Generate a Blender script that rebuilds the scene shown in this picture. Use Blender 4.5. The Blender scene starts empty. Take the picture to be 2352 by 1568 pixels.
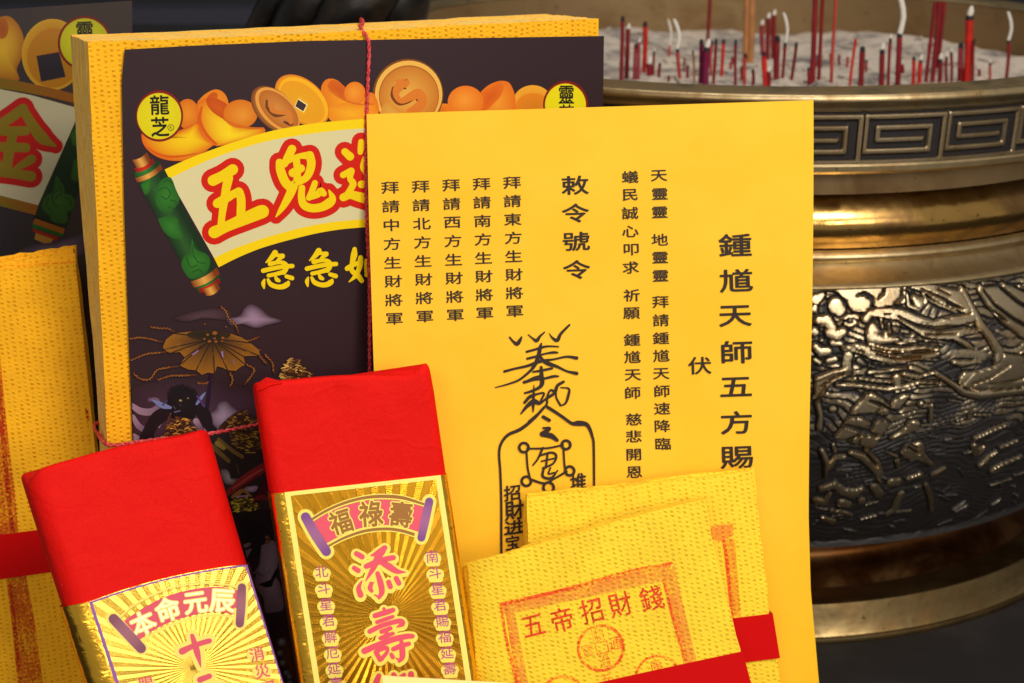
import bpy, math, random
import numpy as np
from mathutils import Vector, Matrix
from mathutils.geometry import tessellate_polygon

random.seed(7)
RNG = np.random.default_rng(7)
scene = bpy.context.scene
COL = scene.collection

# ------------------------------------------------------------------ camera
PITCH = math.radians(19.0)
CAM = Vector((0.0, 0.0, 0.5005))          # 0.5 m above the table top (z = 0)
FPX, W2, H2 = 3530.0, 2352.0, 1568.0      # focal length in units of the 2352 px wide photograph
cd = bpy.data.cameras.new("camera")
cam = bpy.data.objects.new("camera", cd)
COL.objects.link(cam)
cam.location = CAM
cam.rotation_euler = (math.pi / 2 - PITCH, 0, 0)
cd.sensor_width = 36.0
cd.lens = 36.0 * FPX / W2
cd.clip_start, cd.clip_end = 0.01, 50
cd.dof.use_dof = True
cd.dof.focus_distance = 0.735
cd.dof.aperture_fstop = 12.0
scene.camera = cam

# ------------------------------------------------------------------ world, lamps, exposure
world = bpy.data.worlds.new("World")
scene.world = world
world.use_nodes = True
wn, wl = world.node_tree.nodes, world.node_tree.links
wbg = wn["Background"]
wbg.inputs[0].default_value = (1.0, 0.95, 0.88, 1)
wbg.inputs[1].default_value = 0.28


def lamp(name, loc, target, size, size_y, power, color):
    l = bpy.data.lights.new(name, "AREA")
    l.shape = "RECTANGLE"
    l.size, l.size_y = size, size_y
    l.energy = power
    l.color = color
    o = bpy.data.objects.new(name, l)
    o.location = loc
    o.rotation_euler = (Vector(target) - Vector(loc)).to_track_quat("-Z", "Y").to_euler()
    COL.objects.link(o)
    return o


lamp("key_lamp", (0.62, -0.30, 1.50), (0.02, 0.72, 0.30), 0.55, 0.45, 15.5, (1.0, 0.96, 0.90))
lamp("foil_glare_lamp", (0.98, -0.75, 0.80), (0.0, 0.70, 0.22), 0.42, 0.42, 7.0, (1.0, 0.95, 0.87))  # added area lamp, placed for the left gold label to mirror
lamp("front_fill", (-0.15, -0.85, 1.00), (0.0, 0.75, 0.25), 0.8, 0.30, 5.5, (1.0, 0.95, 0.88))  # added softbox, lifts the gold foil and the stack's left side
lamp("ceiling_lamp", (0.35, 1.25, 2.0), (0.15, 1.1, 0.3), 1.1, 0.25, 10.0, (1.0, 0.96, 0.91))

vs = scene.view_settings
vs.view_transform = "Standard"
vs.look = "None"
vs.exposure = 0.12
vs.gamma = 1.0
vs.use_curve_mapping = False
scene.cycles.max_bounces = 8
scene.cycles.sample_clamp_indirect = 6.0

# ------------------------------------------------------------------ projection helpers
FWD = Vector((0, math.cos(PITCH), -math.sin(PITCH)))
UPV = Vector((0, math.sin(PITCH), math.cos(PITCH)))
RGT = Vector((1, 0, 0))
SC = 2352.0 / 3984.0


def ray(p):
    return RGT * ((p[0] - W2 / 2) / FPX) + UPV * ((H2 / 2 - p[1]) / FPX) + FWD


def project(P):
    d = P - CAM
    z = d.dot(FWD)
    return (W2 / 2 + FPX * d.dot(RGT) / z, H2 / 2 - FPX * d.dot(UPV) / z)


class Zm:
    """a measuring window of the photograph: its corner and its magnification"""

    def __init__(s, x0, y0, k):
        s.x0, s.y0, s.k = x0, y0, k

    def __call__(s, x, y):
        return ((x / s.k + s.x0) * SC, (y / s.k + s.y0) * SC)

    def r(s, r):
        return r / s.k * SC

    def st(s, pts):
        return [s(a[0], a[1]) + (s.r(a[2]),) for a in pts]

    def pl(s, pts):
        return [s(a[0], a[1]) for a in pts]


PX = Zm(0, 0, SC)


class Sheet:
    """a flat frame standing on the table: local x right, y up, z out of its face"""

    def __init__(s, px, Y, lean, yaw, roll=0.0, base_px=None):
        a, L, r = math.radians(yaw), math.radians(lean), math.radians(roll)
        n = Vector((math.sin(a) * math.cos(L), -math.cos(a) * math.cos(L), math.sin(L)))
        ex = Vector((math.cos(a), math.sin(a), 0))
        ey = n.cross(ex)
        s.n = n
        s.ex = ex * math.cos(r) + ey * math.sin(r)
        s.ey = ey * math.cos(r) - ex * math.sin(r)
        d = ray(px)
        s.o = CAM + d * (Y / d.y)
        if base_px is not None:                      # put the origin at the foot of the thing
            q = s.o.copy()
            lo = s.hit((base_px, 1500.0))
            # slide down the face until the table
            k = (0.0 - lo.z) / s.ey.z
            s.o = lo + s.ey * k
        s.M = Matrix(((s.ex.x, s.ey.x, s.n.x, s.o.x), (s.ex.y, s.ey.y, s.n.y, s.o.y),
                      (s.ex.z, s.ey.z, s.n.z, s.o.z), (0, 0, 0, 1)))
        s.Mi = s.M.inverted()

    def hit(s, p):
        d = ray(p)
        t = (s.o - CAM).dot(s.n) / d.dot(s.n)
        return CAM + d * t

    def uv(s, p):
        q = s.Mi @ s.hit(p)
        return (q.x, q.y)

    def scale(s, p):                                 # metres per photograph unit at p
        a, b = s.hit(p), s.hit((p[0] + 1, p[1]))
        return (a - b).length

    def table_v(s, u):                               # the local y where the face meets the table
        return -(s.o.z + s.ex.z * u) / s.ey.z


# ------------------------------------------------------------------ colour and mesh helpers
def lin(c):
    c = c / 255.0
    return c / 12.92 if c <= 0.04045 else ((c + 0.055) / 1.055) ** 2.4


def C(r, g, b, k=1.0):
    return (lin(r) * k, lin(g) * k, lin(b) * k)


def mixc(a, b, t):
    t = min(1, max(0, t))
    return tuple(a[i] * (1 - t) + b[i] * t for i in range(3))


class MB:
    def __init__(s):
        s.v, s.f, s.c, s.m, s.uvs = [], [], [], [], []

    def vert(s, co, col=(1, 1, 1), uv=None):
        s.v.append(tuple(co))
        s.c.append((col[0], col[1], col[2], 1.0))
        s.uvs.append(uv if uv is not None else (co[0], co[1]))
        return len(s.v) - 1

    def face(s, idx, m=0):
        s.f.append(tuple(idx))
        s.m.append(m)

    def grid(s, rows, m=0, col=(1, 1, 1), uvs=None, closed=False, flip=False):
        ids = []
        for j, row in enumerate(rows):
            ids.append([s.vert(p, col if not callable(col) else col(p), None if uvs is None else uvs[j][i])
                        for i, p in enumerate(row)])
        for j in range(len(ids) - 1):
            n = len(ids[j])
            for i in range(n if closed else n - 1):
                a, b = ids[j][i], ids[j][(i + 1) % n]
                c, d = ids[j + 1][(i + 1) % n], ids[j + 1][i]
                s.face((a, b, c, d) if not flip else (d, c, b, a), m)
        return ids

    def box(s, x0, x1, y0, y1, z0, z1, m=0, col=(1, 1, 1)):
        p = [(x, y, z) for z in (z0, z1) for y in (y0, y1) for x in (x0, x1)]
        i = [s.vert(q, col) for q in p]
        for q in ((0, 2, 3, 1), (4, 5, 7, 6), (0, 1, 5, 4), (2, 6, 7, 3), (0, 4, 6, 2), (1, 3, 7, 5)):
            s.face([i[k] for k in q], m)

    def tube(s, pts, radii, n=10, m=0, col=(1, 1, 1), cap=True):
        pts = [Vector(p) for p in pts]
        rows = []
        t = (pts[1] - pts[0]).normalized()
        ref = Vector((0, 0, 1)) if abs(t.z) < 0.9 else Vector((1, 0, 0))
        x = t.cross(ref).normalized()
        for i, p in enumerate(pts):
            t = (pts[min(i + 1, len(pts) - 1)] - pts[max(i - 1, 0)]).normalized()
            x = (x - t * x.dot(t)).normalized()
            y = t.cross(x)
            r = radii[i] if hasattr(radii, "__len__") else radii
            rows.append([tuple(p + (x * math.cos(2 * math.pi * k / n) + y * math.sin(2 * math.pi * k / n)) * r)
                         for k in range(n)])
        cols = col
        base = len(s.v)
        ids = []
        for i, row in enumerate(rows):
            cc = cols[i] if isinstance(cols, list) else cols
            ids.append([s.vert(q, cc, (k / n, i * 0.002)) for k, q in enumerate(row)])
        for j in range(len(ids) - 1):
            for k in range(n):
                s.face((ids[j][k], ids[j][(k + 1) % n], ids[j + 1][(k + 1) % n], ids[j + 1][k]), m)
        if cap:
            s.face(tuple(reversed(ids[0])), m)
            s.face(tuple(ids[-1]), m)

    def build(s, name, mats, parent=None, M=None, smooth=True, kind=None):
        me = bpy.data.meshes.new(name)
        me.from_pydata(s.v, [], s.f)
        for m in (mats if isinstance(mats, (list, tuple)) else [mats]):
            me.materials.append(m)
        me.polygons.foreach_set("material_index", s.m)
        at = me.color_attributes.new("Col", "FLOAT_COLOR", "POINT")
        at.data.foreach_set("color", np.array(s.c, dtype=np.float32).ravel())
        uvl = me.uv_layers.new(name="UVMap")
        li = np.zeros(len(me.loops), dtype=np.int32)
        me.loops.foreach_get("vertex_index", li)
        uvl.data.foreach_set("uv", np.array(s.uvs, dtype=np.float32)[li].ravel())
        me.polygons.foreach_set("use_smooth", [smooth] * len(me.polygons))
        me.validate()
        me.update()
        if smooth:
            try:
                me.set_sharp_from_angle(angle=math.radians(42))
            except Exception:
                pass
        o = bpy.data.objects.new(name, me)
        COL.objects.link(o)
        if parent is not None:
            o.parent = parent
        elif M is not None:
            o.matrix_world = M
        if kind:
            o["kind"] = kind
        return o


def root(name, label, cat, M, group=None):
    o = bpy.data.objects.new(name, None)
    o.empty_display_size = 0.02
    COL.objects.link(o)
    o.matrix_world = M
    o["label"], o["category"] = label, cat
    if group:
        o["group"] = group
    return o


def tag(o, label, cat, group=None):
    o["label"], o["category"] = label, cat
    if group:
        o["group"] = group
    return o


def catmull(pts, step):
    """resample a polyline of tuples smoothly, about one sample per `step`"""
    P = [np.array(p, dtype=float) for p in pts]
    if len(P) < 3:
        n = max(2, int(np.linalg.norm(P[1][:2] - P[0][:2]) / step) + 1)
        return [tuple(P[0] + (P[1] - P[0]) * t) for t in np.linspace(0, 1, n)]
    P = [2 * P[0] - P[1]] + P + [2 * P[-1] - P[-2]]
    out = []
    for i in range(1, len(P) - 2):
        p0, p1, p2, p3 = P[i - 1:i + 3]
        n = max(2, int(np.linalg.norm((p2 - p1)[:2]) / step))
        for t in np.linspace(0, 1, n, endpoint=False):
            out.append(tuple(0.5 * (2 * p1 + (p2 - p0) * t + (2 * p0 - 5 * p1 + 4 * p2 - p3) * t * t
                                    + (3 * p1 - p0 - 3 * p2 + p3) * t ** 3)))
    out.append(tuple(P[-2]))
    return out


def seg(poly, t):
    """point at fraction t of a polyline by its second coordinate"""
    ys = [p[1] for p in poly]
    y = ys[0] + (ys[-1] - ys[0]) * t
    for a, b in zip(poly, poly[1:]):
        if (y - a[1]) * (y - b[1]) <= 1e-12:
            k = (y - a[1]) / (b[1] - a[1]) if b[1] != a[1] else 0
            return (a[0] + (b[0] - a[0]) * k, y)
    return poly[-1]


# ------------------------------------------------------------------ printing on a sheet
GLYPH = {}


def glyph(ch, bold=0.0):
    key = (ch, bold)
    if key not in GLYPH:
        c = bpy.data.curves.new("glyph", "FONT")
        c.body = ch
        c.size = 1.0
        c.resolution_u = 3
        c.offset = bold
        o = bpy.data.objects.new("glyph", c)
        COL.objects.link(o)
        dg = bpy.context.evaluated_depsgraph_get()
        me = bpy.data.meshes.new_from_object(o.evaluated_get(dg))
        v = np.array([x.co[:2] for x in me.vertices])
        f = [tuple(p.vertices) for p in me.polygons]
        bpy.data.objects.remove(o)
        bpy.data.curves.remove(c)
        bpy.data.meshes.remove(me)
        lo, hi = v.min(0), v.max(0)
        v = (v - (lo + hi) / 2)
        GLYPH[key] = (v, f, hi - lo)
    return GLYPH[key]


class Print:
    """ink shapes laid on a sheet, each a hair above the last; all end up in one mesh"""

    def __init__(s, sheet, mb, w0=0.00012, wf=None, m=0, dw=6e-7):
        s.s, s.b, s.w, s.wf, s.m, s.dw = sheet, mb, w0, wf, m, dw

    def up(s, k=1):
        s.w += s.dw * k

    def v(s, p, col, dz=0.0):
        u, v = s.s.uv(p)
        w = s.w + dz + (s.wf(u, v) if s.wf else 0.0)
        return s.b.vert((u, v, w), col, (u, v))

    def poly(s, pts, col, smooth=False, step=4.0):
        if smooth:
            pts = catmull(list(pts) + [pts[0]], step)[:-1]
        tri = tessellate_polygon([[Vector((p[0], p[1], 0)) for p in pts]])
        ids = [s.v(p, col(p) if callable(col) else col) for p in pts]
        for t in tri:
            a, b, c = (pts[k] for k in t)
            cr = (b[0] - a[0]) * (c[1] - a[1]) - (b[1] - a[1]) * (c[0] - a[0])
            s.b.face([ids[k] for k in (t if cr < 0 else reversed(t))], s.m)
        s.up()

    def star(s, pts, c0, c1, ctr=None, rings=6, smooth=True, pw=1.0, step=5.0):
        """a shape shaded from its middle (c0) to its outline (c1)"""
        if smooth:
            pts = catmull(list(pts) + [pts[0]], step)[:-1]
        if ctr is None:
            ctr = (sum(p[0] for p in pts) / len(pts), sum(p[1] for p in pts) / len(pts))
        prev = None
        n = len(pts)
        c = s.v(ctr, c0)
        for k in range(1, rings + 1):
            t = k / rings
            col = mixc(c0, c1, t ** pw)
            cur = [s.v((ctr[0] + (p[0] - ctr[0]) * t, ctr[1] + (p[1] - ctr[1]) * t), col) for p in pts]
            for i in range(n):
                j = (i + 1) % n
                if prev is None:
                    s.b.face((c, cur[j], cur[i]), s.m)
                else:
                    s.b.face((prev[i], prev[j], cur[j], cur[i]), s.m)
            prev = cur
        s.up(2)

    def ell(s, c, rx, ry, c0, c1=None, rot=0.0, off=(0, 0), rings=6, pw=1.0, n=40):
        a = math.radians(rot)
        pts = [(c[0] + rx * math.cos(t) * math.cos(a) + ry * math.sin(t) * math.sin(a),
                c[1] + rx * math.cos(t) * math.sin(a) - ry * math.sin(t) * math.cos(a))
               for t in [2 * math.pi * k / n for k in range(n)]]
        s.star(pts, c0, c1 or c0, (c[0] + off[0], c[1] + off[1]), rings if c1 else 2, False, pw)

    def ring(s, c, r, w, col, n=32, ry=None):
        ry = ry or r
        s.stroke([(c[0] + r * math.cos(2 * math.pi * k / n), c[1] + ry * math.sin(2 * math.pi * k / n), w)
                  for k in range(n + 1)], col, resample=False)

    def stroke(s, pts, col, extra=0.0, resample=True, step=2.5):
        q = catmull(pts, step) if resample else pts
        if len(q) < 2:
            q = [pts[0], (pts[0][0] + 0.3, pts[0][1], pts[0][2])]
        L, R = [], []
        n = len(q)
        ddz = 3e-7
        for i in range(n):
            a, b = q[max(0, i - 1)], q[min(n - 1, i + 1)]
            dx, dy = b[0] - a[0], b[1] - a[1]
            d = math.hypot(dx, dy) or 1.0
            nx, ny = -dy / d, dx / d
            r = max(0.05, q[i][2]) + extra
            cc = col(i / (n - 1)) if callable(col) else col
            L.append(s.v((q[i][0] + nx * r, q[i][1] + ny * r), cc, i * ddz))
            R.append(s.v((q[i][0] - nx * r, q[i][1] - ny * r), cc, i * ddz))
        for i in range(n - 1):
            s.b.face((L[i], L[i + 1], R[i + 1], R[i]), s.m)
        for end, sgn in ((0, -1), (n - 1, 1)):
            a, b = (q[0], q[1]) if end == 0 else (q[-2], q[-1])
            dx, dy = b[0] - a[0], b[1] - a[1]
            d = math.hypot(dx, dy) or 1.0
            dx, dy = dx / d * sgn, dy / d * sgn
            nx, ny = -dy, dx
            r = max(0.05, q[end][2]) + extra
            cc = col(float(end > 0)) if callable(col) else col
            c = s.v(q[end][:2], cc, end * ddz)
            prev = None
            for k in range(9):
                t = -math.pi / 2 + math.pi * k / 8
                cur = s.v((q[end][0] + (dx * math.cos(t) + nx * math.sin(t)) * r,
                           q[end][1] + (dy * math.cos(t) + ny * math.sin(t)) * r), cc, end * ddz)
                if prev is not None:
                    s.b.face((c, prev, cur) if False else (c, cur, prev), s.m)
                prev = cur
        s.w += s.dw + n * ddz * 0.5

    def text(s, ch, c, w, h, col, rot=0.0, bold=0.0, wid=None, shear=0.0):
        """a character; bold thickens its strokes by laying shifted copies over each other"""
        v, f, size = glyph(ch)
        a = math.radians(rot)
        ks, kt = w / 0.94, h / 0.94              # full-width characters keep their own proportions
        if wid:
            ks, kt = w / size[0], h / size[1]
        if bold > 0.05:
            offs = [(r_ * bold * math.cos(2 * math.pi * k / 12), r_ * bold * math.sin(2 * math.pi * k / 12)) for r_ in (1.0, 0.5) for k in range(12)]
        elif bold > 0:
            offs = [(0, 0)] + [(bold * 0.8 * math.cos(2 * math.pi * k / 6), bold * math.sin(2 * math.pi * k / 6)) for k in range(6)]
        else:
            offs = [(0, 0)]
        for ox, oy in offs:
            ids = []
            for x, y in v:
                x, y = (x + ox) * ks + (y + oy) * kt * shear, (y + oy) * kt
                ids.append(s.v((c[0] + x * math.cos(a) - y * math.sin(a), c[1] - (x * math.sin(a) + y * math.cos(a))), col))
            for p in f:
                s.b.face([ids[k] for k in p], s.m)
            s.up(1)


# ------------------------------------------------------------------ materials
def material(name, base=(0.8, 0.8, 0.8), rough=0.5, metal=0.0, spec=0.5):
    m = bpy.data.materials.new(name)
    m.use_nodes = True
    b = m.node_tree.nodes["Principled BSDF"]
    b.inputs["Base Color"].default_value = (*base, 1)
    b.inputs["Roughness"].default_value = rough
    b.inputs["Metallic"].default_value = metal
    b.inputs["Specular IOR Level"].default_value = spec
    return m


class N:
    """small helper for wiring nodes"""

    def __init__(s, m):
        s.t = m.node_tree
        s.b = s.t.nodes["Principled BSDF"]

    def new(s, kind, **kw):
        n = s.t.nodes.new(kind)
        for k, v in kw.items():
            setattr(n, k, v)
        return n

    def link(s, a, b):
        s.t.links.new(a, b)

    def val(s, x, sock):
        if hasattr(x, "is_linked") or hasattr(x, "links"):
            s.link(x, sock)
        else:
            sock.default_value = x

    def math(s, op, a, b=None, clamp=False):
        n = s.new("ShaderNodeMath", operation=op, use_clamp=clamp)
        s.val(a, n.inputs[0])
        if b is not None:
            s.val(b, n.inputs[1])
        return n.outputs[0]

    def noise(s, vec, scale, detail=3.0, rough=0.55, dist=0.0):
        n = s.new("ShaderNodeTexNoise")
        if vec is not None:
            s.link(vec, n.inputs["Vector"])
        n.inputs["Scale"].default_value = scale
        n.inputs["Detail"].default_value = detail
        n.inputs["Roughness"].default_value = rough
        n.inputs["Distortion"].default_value = dist
        return n.outputs["Fac"]

    def ramp(s, x, lo, hi, a=0.0, b=1.0):
        n = s.new("ShaderNodeMapRange", interpolation_type="SMOOTHSTEP")
        s.link(x, n.inputs["Value"])
        n.inputs["From Min"].default_value, n.inputs["From Max"].default_value = lo, hi
        n.inputs["To Min"].default_value, n.inputs["To Max"].default_value = a, b
        return n.outputs["Result"]

    def mix(s, fac, a, b, mode="MIX"):
        n = s.new("ShaderNodeMix", data_type="RGBA", blend_type=mode)
        s.val(fac, n.inputs["Factor"])
        for x, k in ((a, 6), (b, 7)):
            if isinstance(x, tuple):
                n.inputs[k].default_value = (*x[:3], 1)
            else:
                s.link(x, n.inputs[k])
        return n.outputs[2]

    def bump(s, h, strength, dist, prev=None):
        n = s.new("ShaderNodeBump")
        n.inputs["Strength"].default_value = strength
        n.inputs["Distance"].default_value = dist
        s.link(h, n.inputs["Height"])
        if prev is not None:
            s.link(prev, n.inputs["Normal"])
        return n.outputs["Normal"]

    def uv(s):
        return s.new("ShaderNodeTexCoord").outputs["UV"]

    def obj(s):
        return s.new("ShaderNodeTexCoord").outputs["Object"]

    def attr(s, name="Col"):
        return s.new("ShaderNodeAttribute", attribute_name=name).outputs["Color"]


def crepe_nodes(n, pu=0.0031, pv=0.0023):
    """rows of little pressed pits, in metres of the sheet"""
    uv = n.uv()
    sep = n.new("ShaderNodeSeparateXYZ")
    wob = n.new("ShaderNodeTexNoise")
    n.link(uv, wob.inputs["Vector"])
    wob.inputs["Scale"].default_value = 260.0
    wob.inputs["Detail"].default_value = 1.0
    sub = n.new("ShaderNodeVectorMath", operation="SUBTRACT")
    n.link(wob.outputs["Color"], sub.inputs[0])
    sub.inputs[1].default_value = (0.5, 0.5, 0.5)
    scl = n.new("ShaderNodeVectorMath", operation="SCALE")
    n.link(sub.outputs[0], scl.inputs[0])
    scl.inputs["Scale"].default_value = 0.0013
    add = n.new("ShaderNodeVectorMath", operation="ADD")
    n.link(uv, add.inputs[0])
    n.link(scl.outputs[0], add.inputs[1])
    n.link(add.outputs[0], sep.inputs[0])
    cu = n.math("DIVIDE", sep.outputs[0], pu)
    fu = n.math("ABSOLUTE", n.math("SUBTRACT", n.math("FRACT", cu), 0.5))
    win = n.ramp(fu, 0.06, 0.33, 1.0, 0.0)
    col = n.math("FLOOR", cu)
    ph = n.math("FRACT", n.math("MULTIPLY", n.math("SINE", n.math("MULTIPLY", col, 12.9898)), 43.758))
    cv = n.math("ADD", n.math("DIVIDE", sep.outputs[1], pv), ph)
    sv = n.math("SINE", n.math("MULTIPLY", cv, 2 * math.pi))
    big = n.noise(uv, 330.0, 2.0)
    amp = n.ramp(big, 0.34, 0.60, 0.2, 1.3)
    h = n.math("MULTIPLY", n.math("MULTIPLY", sv, win), n.math("MULTIPLY", amp, 0.8))
    pit = n.math("MULTIPLY", n.ramp(sv, -0.25, -0.98, 0.0, 1.0), n.math("MULTIPLY", win, n.ramp(big, 0.42, 0.62, 0.15, 1.0)))
    fine = n.noise(uv, 2600.0, 2.0)
    h2 = n.math("ADD", h, n.math("MULTIPLY", fine, 0.5))
    return h2, pit, uv


def crepe(name, base, pitc, strength=0.62):
    m = material(name, base, 0.75, spec=0.25)
    n = N(m)
    h, pit, uv = crepe_nodes(n)
    big = n.noise(uv, 45.0, 4.0)
    c = n.mix(n.ramp(big, 0.3, 0.7), tuple(x * 0.93 for x in base), tuple(min(1, x * 1.06) for x in base))
    c = n.mix(n.math("MULTIPLY", pit, 0.7), c, pitc)  # amber pits: shade and bounced light between bumps put into the colour
    n.link(c, n.b.inputs["Base Color"])
    n.link(n.bump(h, strength, 0.0006), n.b.inputs["Normal"])
    return m


YEL = C(255, 192, 28)
M_crepe = crepe("yellow_crepe_paper", C(255, 183, 20, 0.95), C(232, 118, 0))
M_crepe_pale = crepe("bright_yellow_crepe_paper", C(255, 213, 50), C(250, 156, 0))

M_edge = material("cut_paper_edge", C(250, 215, 110), 0.85, spec=0.15)
n = N(M_edge)
uv = n.uv()
st = n.noise(uv, 900.0, 3.0, 0.7)
n.link(n.mix(n.ramp(st, 0.3, 0.7), C(222, 160, 56), C(255, 232, 138)), n.b.inputs["Base Color"])
n.link(n.bump(st, 1.0, 0.0008), n.b.inputs["Normal"])

M_env = material("yellow_wove_paper", C(255, 199, 30, 0.98), 0.62, spec=0.3)
n = N(M_env)
uv = n.uv()
f1 = n.noise(uv, 1500.0, 4.0, 0.7)
f2 = n.noise(uv, 14.0, 3.0)
n.link(n.mix(n.ramp(f2, 0.35, 0.65), C(255, 192, 28), C(255, 197, 40)), n.b.inputs["Base Color"])
nb = n.bump(f1, 0.22, 0.0004)
n.link(n.bump(f2, 0.28, 0.005, nb), n.b.inputs["Normal"])


def printed(name, rough=0.5, spec=0.4, speck=0.06):
    m = material(name, (0.5, 0.5, 0.5), rough, spec=spec)
    n = N(m)
    c = n.attr()
    g = n.noise(n.uv(), 3000.0, 2.0)
    mul = n.ramp(g, 0.25, 0.75, 1.0 - speck, 1.0 + speck)
    cc = n.new("ShaderNodeVectorMath", operation="SCALE")
    n.link(c, cc.inputs[0])
    n.link(mul, cc.inputs["Scale"])
    n.link(cc.outputs[0], n.b.inputs["Base Color"])
    n.link(n.bump(g, 0.08, 0.0002), n.b.inputs["Normal"])
    return m


M_card = printed("glossy_printed_card", 0.42, 0.16, 0.10)
M_ink = printed("black_ink", 0.6, 0.3, 0.2)
M_lab = printed("embossed_label_print", 0.45, 0.45, 0.05)

# red ink pressed on crepe paper: it keeps the crepe pits and misses some of the paper
M_stamp = material("red_stamp_ink", C(230, 60, 30), 0.75, spec=0.2)
n = N(M_stamp)
h, pit, uv = crepe_nodes(n)
c = n.attr()
n.link(n.mix(n.math("MULTIPLY", pit, 0.18), c, C(200, 30, 5)), n.b.inputs["Base Color"])
n.link(n.bump(h, 0.62, 0.0006), n.b.inputs["Normal"])
al = n.attr("Alpha")
patch = n.math("ADD", n.noise(uv, 700.0, 3.0, 0.7), n.math("MULTIPLY", n.noise(uv, 60.0, 2.0), 0.4))
n.link(n.ramp(patch, 0.55, 0.86, 0.12, 0.95), n.b.inputs["Alpha"])

M_red = material("red_wrapping_paper", C(228, 22, 12), 0.7, spec=0.12)
n = N(M_red)
o_ = n.obj()
f1 = n.noise(o_, 1300.0, 4.0, 0.75)
f2 = n.noise(o_, 55.0, 3.0, 0.6, 0.6)
spk = n.ramp(n.noise(o_, 520.0, 1.0), 0.80, 0.84)
c = n.mix(n.ramp(f1, 0.3, 0.7), C(212, 8, 4), C(226, 20, 9))
c = n.mix(n.math("MULTIPLY", spk, 0.5), c, C(250, 130, 100))
n.link(c, n.b.inputs["Base Color"])
vor = n.new("ShaderNodeTexVoronoi", feature="DISTANCE_TO_EDGE")
vor.inputs["Scale"].default_value = 19.0
wq = n.new("ShaderNodeVectorMath", operation="ADD")
nz_ = n.new("ShaderNodeTexNoise"); nz_.inputs["Scale"].default_value = 30.0
n.link(o_, nz_.inputs["Vector"])
sw_ = n.new("ShaderNodeVectorMath", operation="SCALE"); sw_.inputs["Scale"].default_value = 0.05
n.link(nz_.outputs["Color"], sw_.inputs[0]); n.link(o_, wq.inputs[0]); n.link(sw_.outputs[0], wq.inputs[1]); n.link(wq.outputs[0], vor.inputs["Vector"])
crs = n.math("MULTIPLY", n.ramp(vor.outputs["Distance"], 0.0, 0.05, 1.0, 0.0), n.ramp(n.noise(o_, 24.0, 1.0), 0.45, 0.65))
f2 = n.math("ADD", f2, n.math("MULTIPLY", crs, 0.14))
n.link(n.bump(f2, 0.45, 0.0025, n.bump(f1, 0.25, 0.0003)), n.b.inputs["Normal"])

M_band = material("red_paper_band", C(202, 1, 1), 0.6, spec=0.1)
n = N(M_band)
n.link(n.bump(n.noise(n.obj(), 1500.0, 3.0), 0.15, 0.0003), n.b.inputs["Normal"])

M_string = material("red_twisted_string", C(196, 30, 34), 0.55, spec=0.4)
n = N(M_string)
n.link(n.mix(n.ramp(n.noise(n.obj(), 900.0, 2.0), 0.4, 0.65), C(186, 22, 26), C(226, 90, 92)), n.b.inputs["Base Color"])

M_foil = material("gold_foil", C(246, 190, 62), 0.24, 1.0)
n = N(M_foil)
o_ = n.obj()
n.link(n.bump(n.noise(o_, 110.0, 3.0, 0.6, 0.4), 0.5, 0.0016, n.bump(n.noise(o_, 900.0, 2.0), 0.15, 0.0003)), n.b.inputs["Normal"])


def ray_foil(name, cx, cy, base, k=22.0, low=0.55):
    """gold foil pressed with rays; every second ray carries fine slanted lines"""
    m = material(name, base, 0.27, 1.0)
    n = N(m)
    sep = n.new("ShaderNodeSeparateXYZ")
    n.link(n.uv(), sep.inputs[0])
    x = n.math("SUBTRACT", sep.outputs[0], cx)
    y = n.math("SUBTRACT", sep.outputs[1], cy)
    ang = n.math("ARCTAN2", y, x)
    r = n.math("SQRT", n.math("ADD", n.math("MULTIPLY", x, x), n.math("MULTIPLY", y, y)))
    a = n.math("MULTIPLY", ang, k / math.pi)
    fr = n.math("FRACT", a)
    tri = n.math("ABSOLUTE", n.math("SUBTRACT", fr, 0.5))
    on = n.ramp(tri, 0.22, 0.28, 1.0, 0.0)
    hatch = n.math("SINE", n.math("ADD", n.math("MULTIPLY", r, 2 * math.pi / 0.00085), n.math("MULTIPLY", ang, 60.0)))
    h = n.math("ADD", n.math("MULTIPLY", n.math("MULTIPLY", hatch, 0.5), on), n.math("MULTIPLY", on, 0.6))
    f = n.noise(n.uv(), 1600.0, 3.0)
    h = n.math("ADD", h, n.math("MULTIPLY", f, 0.35))
    n.link(n.bump(h, 0.55, 0.00035), n.b.inputs["Normal"])
    n.link(n.mix(on, tuple(q * low for q in base), base), n.b.inputs["Base Color"])
    n.link(n.ramp(on, 0, 1, 0.34, 0.22), n.b.inputs["Roughness"])
    return m


def brass(name, base, rough, stain=0.5, sc=30.0, dark=(0.035, 0.022, 0.012)):
    m = material(name, base, rough, 1.0)
    n = N(m)
    o_ = n.obj()
    a = n.noise(o_, sc, 5.0, 0.62, 0.5)
    sp = n.ramp(n.noise(o_, 210.0, 3.0, 0.6), 0.66, 0.74)
    c = n.mix(n.ramp(a, 0.42, 0.72, 0.0, stain), base, (0.22, 0.12, 0.045))
    c = n.mix(n.math("MULTIPLY", sp, 0.75), c, dark)
    n.link(c, n.b.inputs["Base Color"])
    n.link(n.ramp(a, 0.3, 0.75, rough, rough + 0.2), n.b.inputs["Roughness"])
    n.link(n.bump(n.noise(o_, 26.0, 3.0, 0.5), 0.30, 0.005, n.bump(n.noise(o_, 1200.0, 2.0), 0.05, 0.0004)), n.b.inputs["Normal"])
    return m


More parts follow.
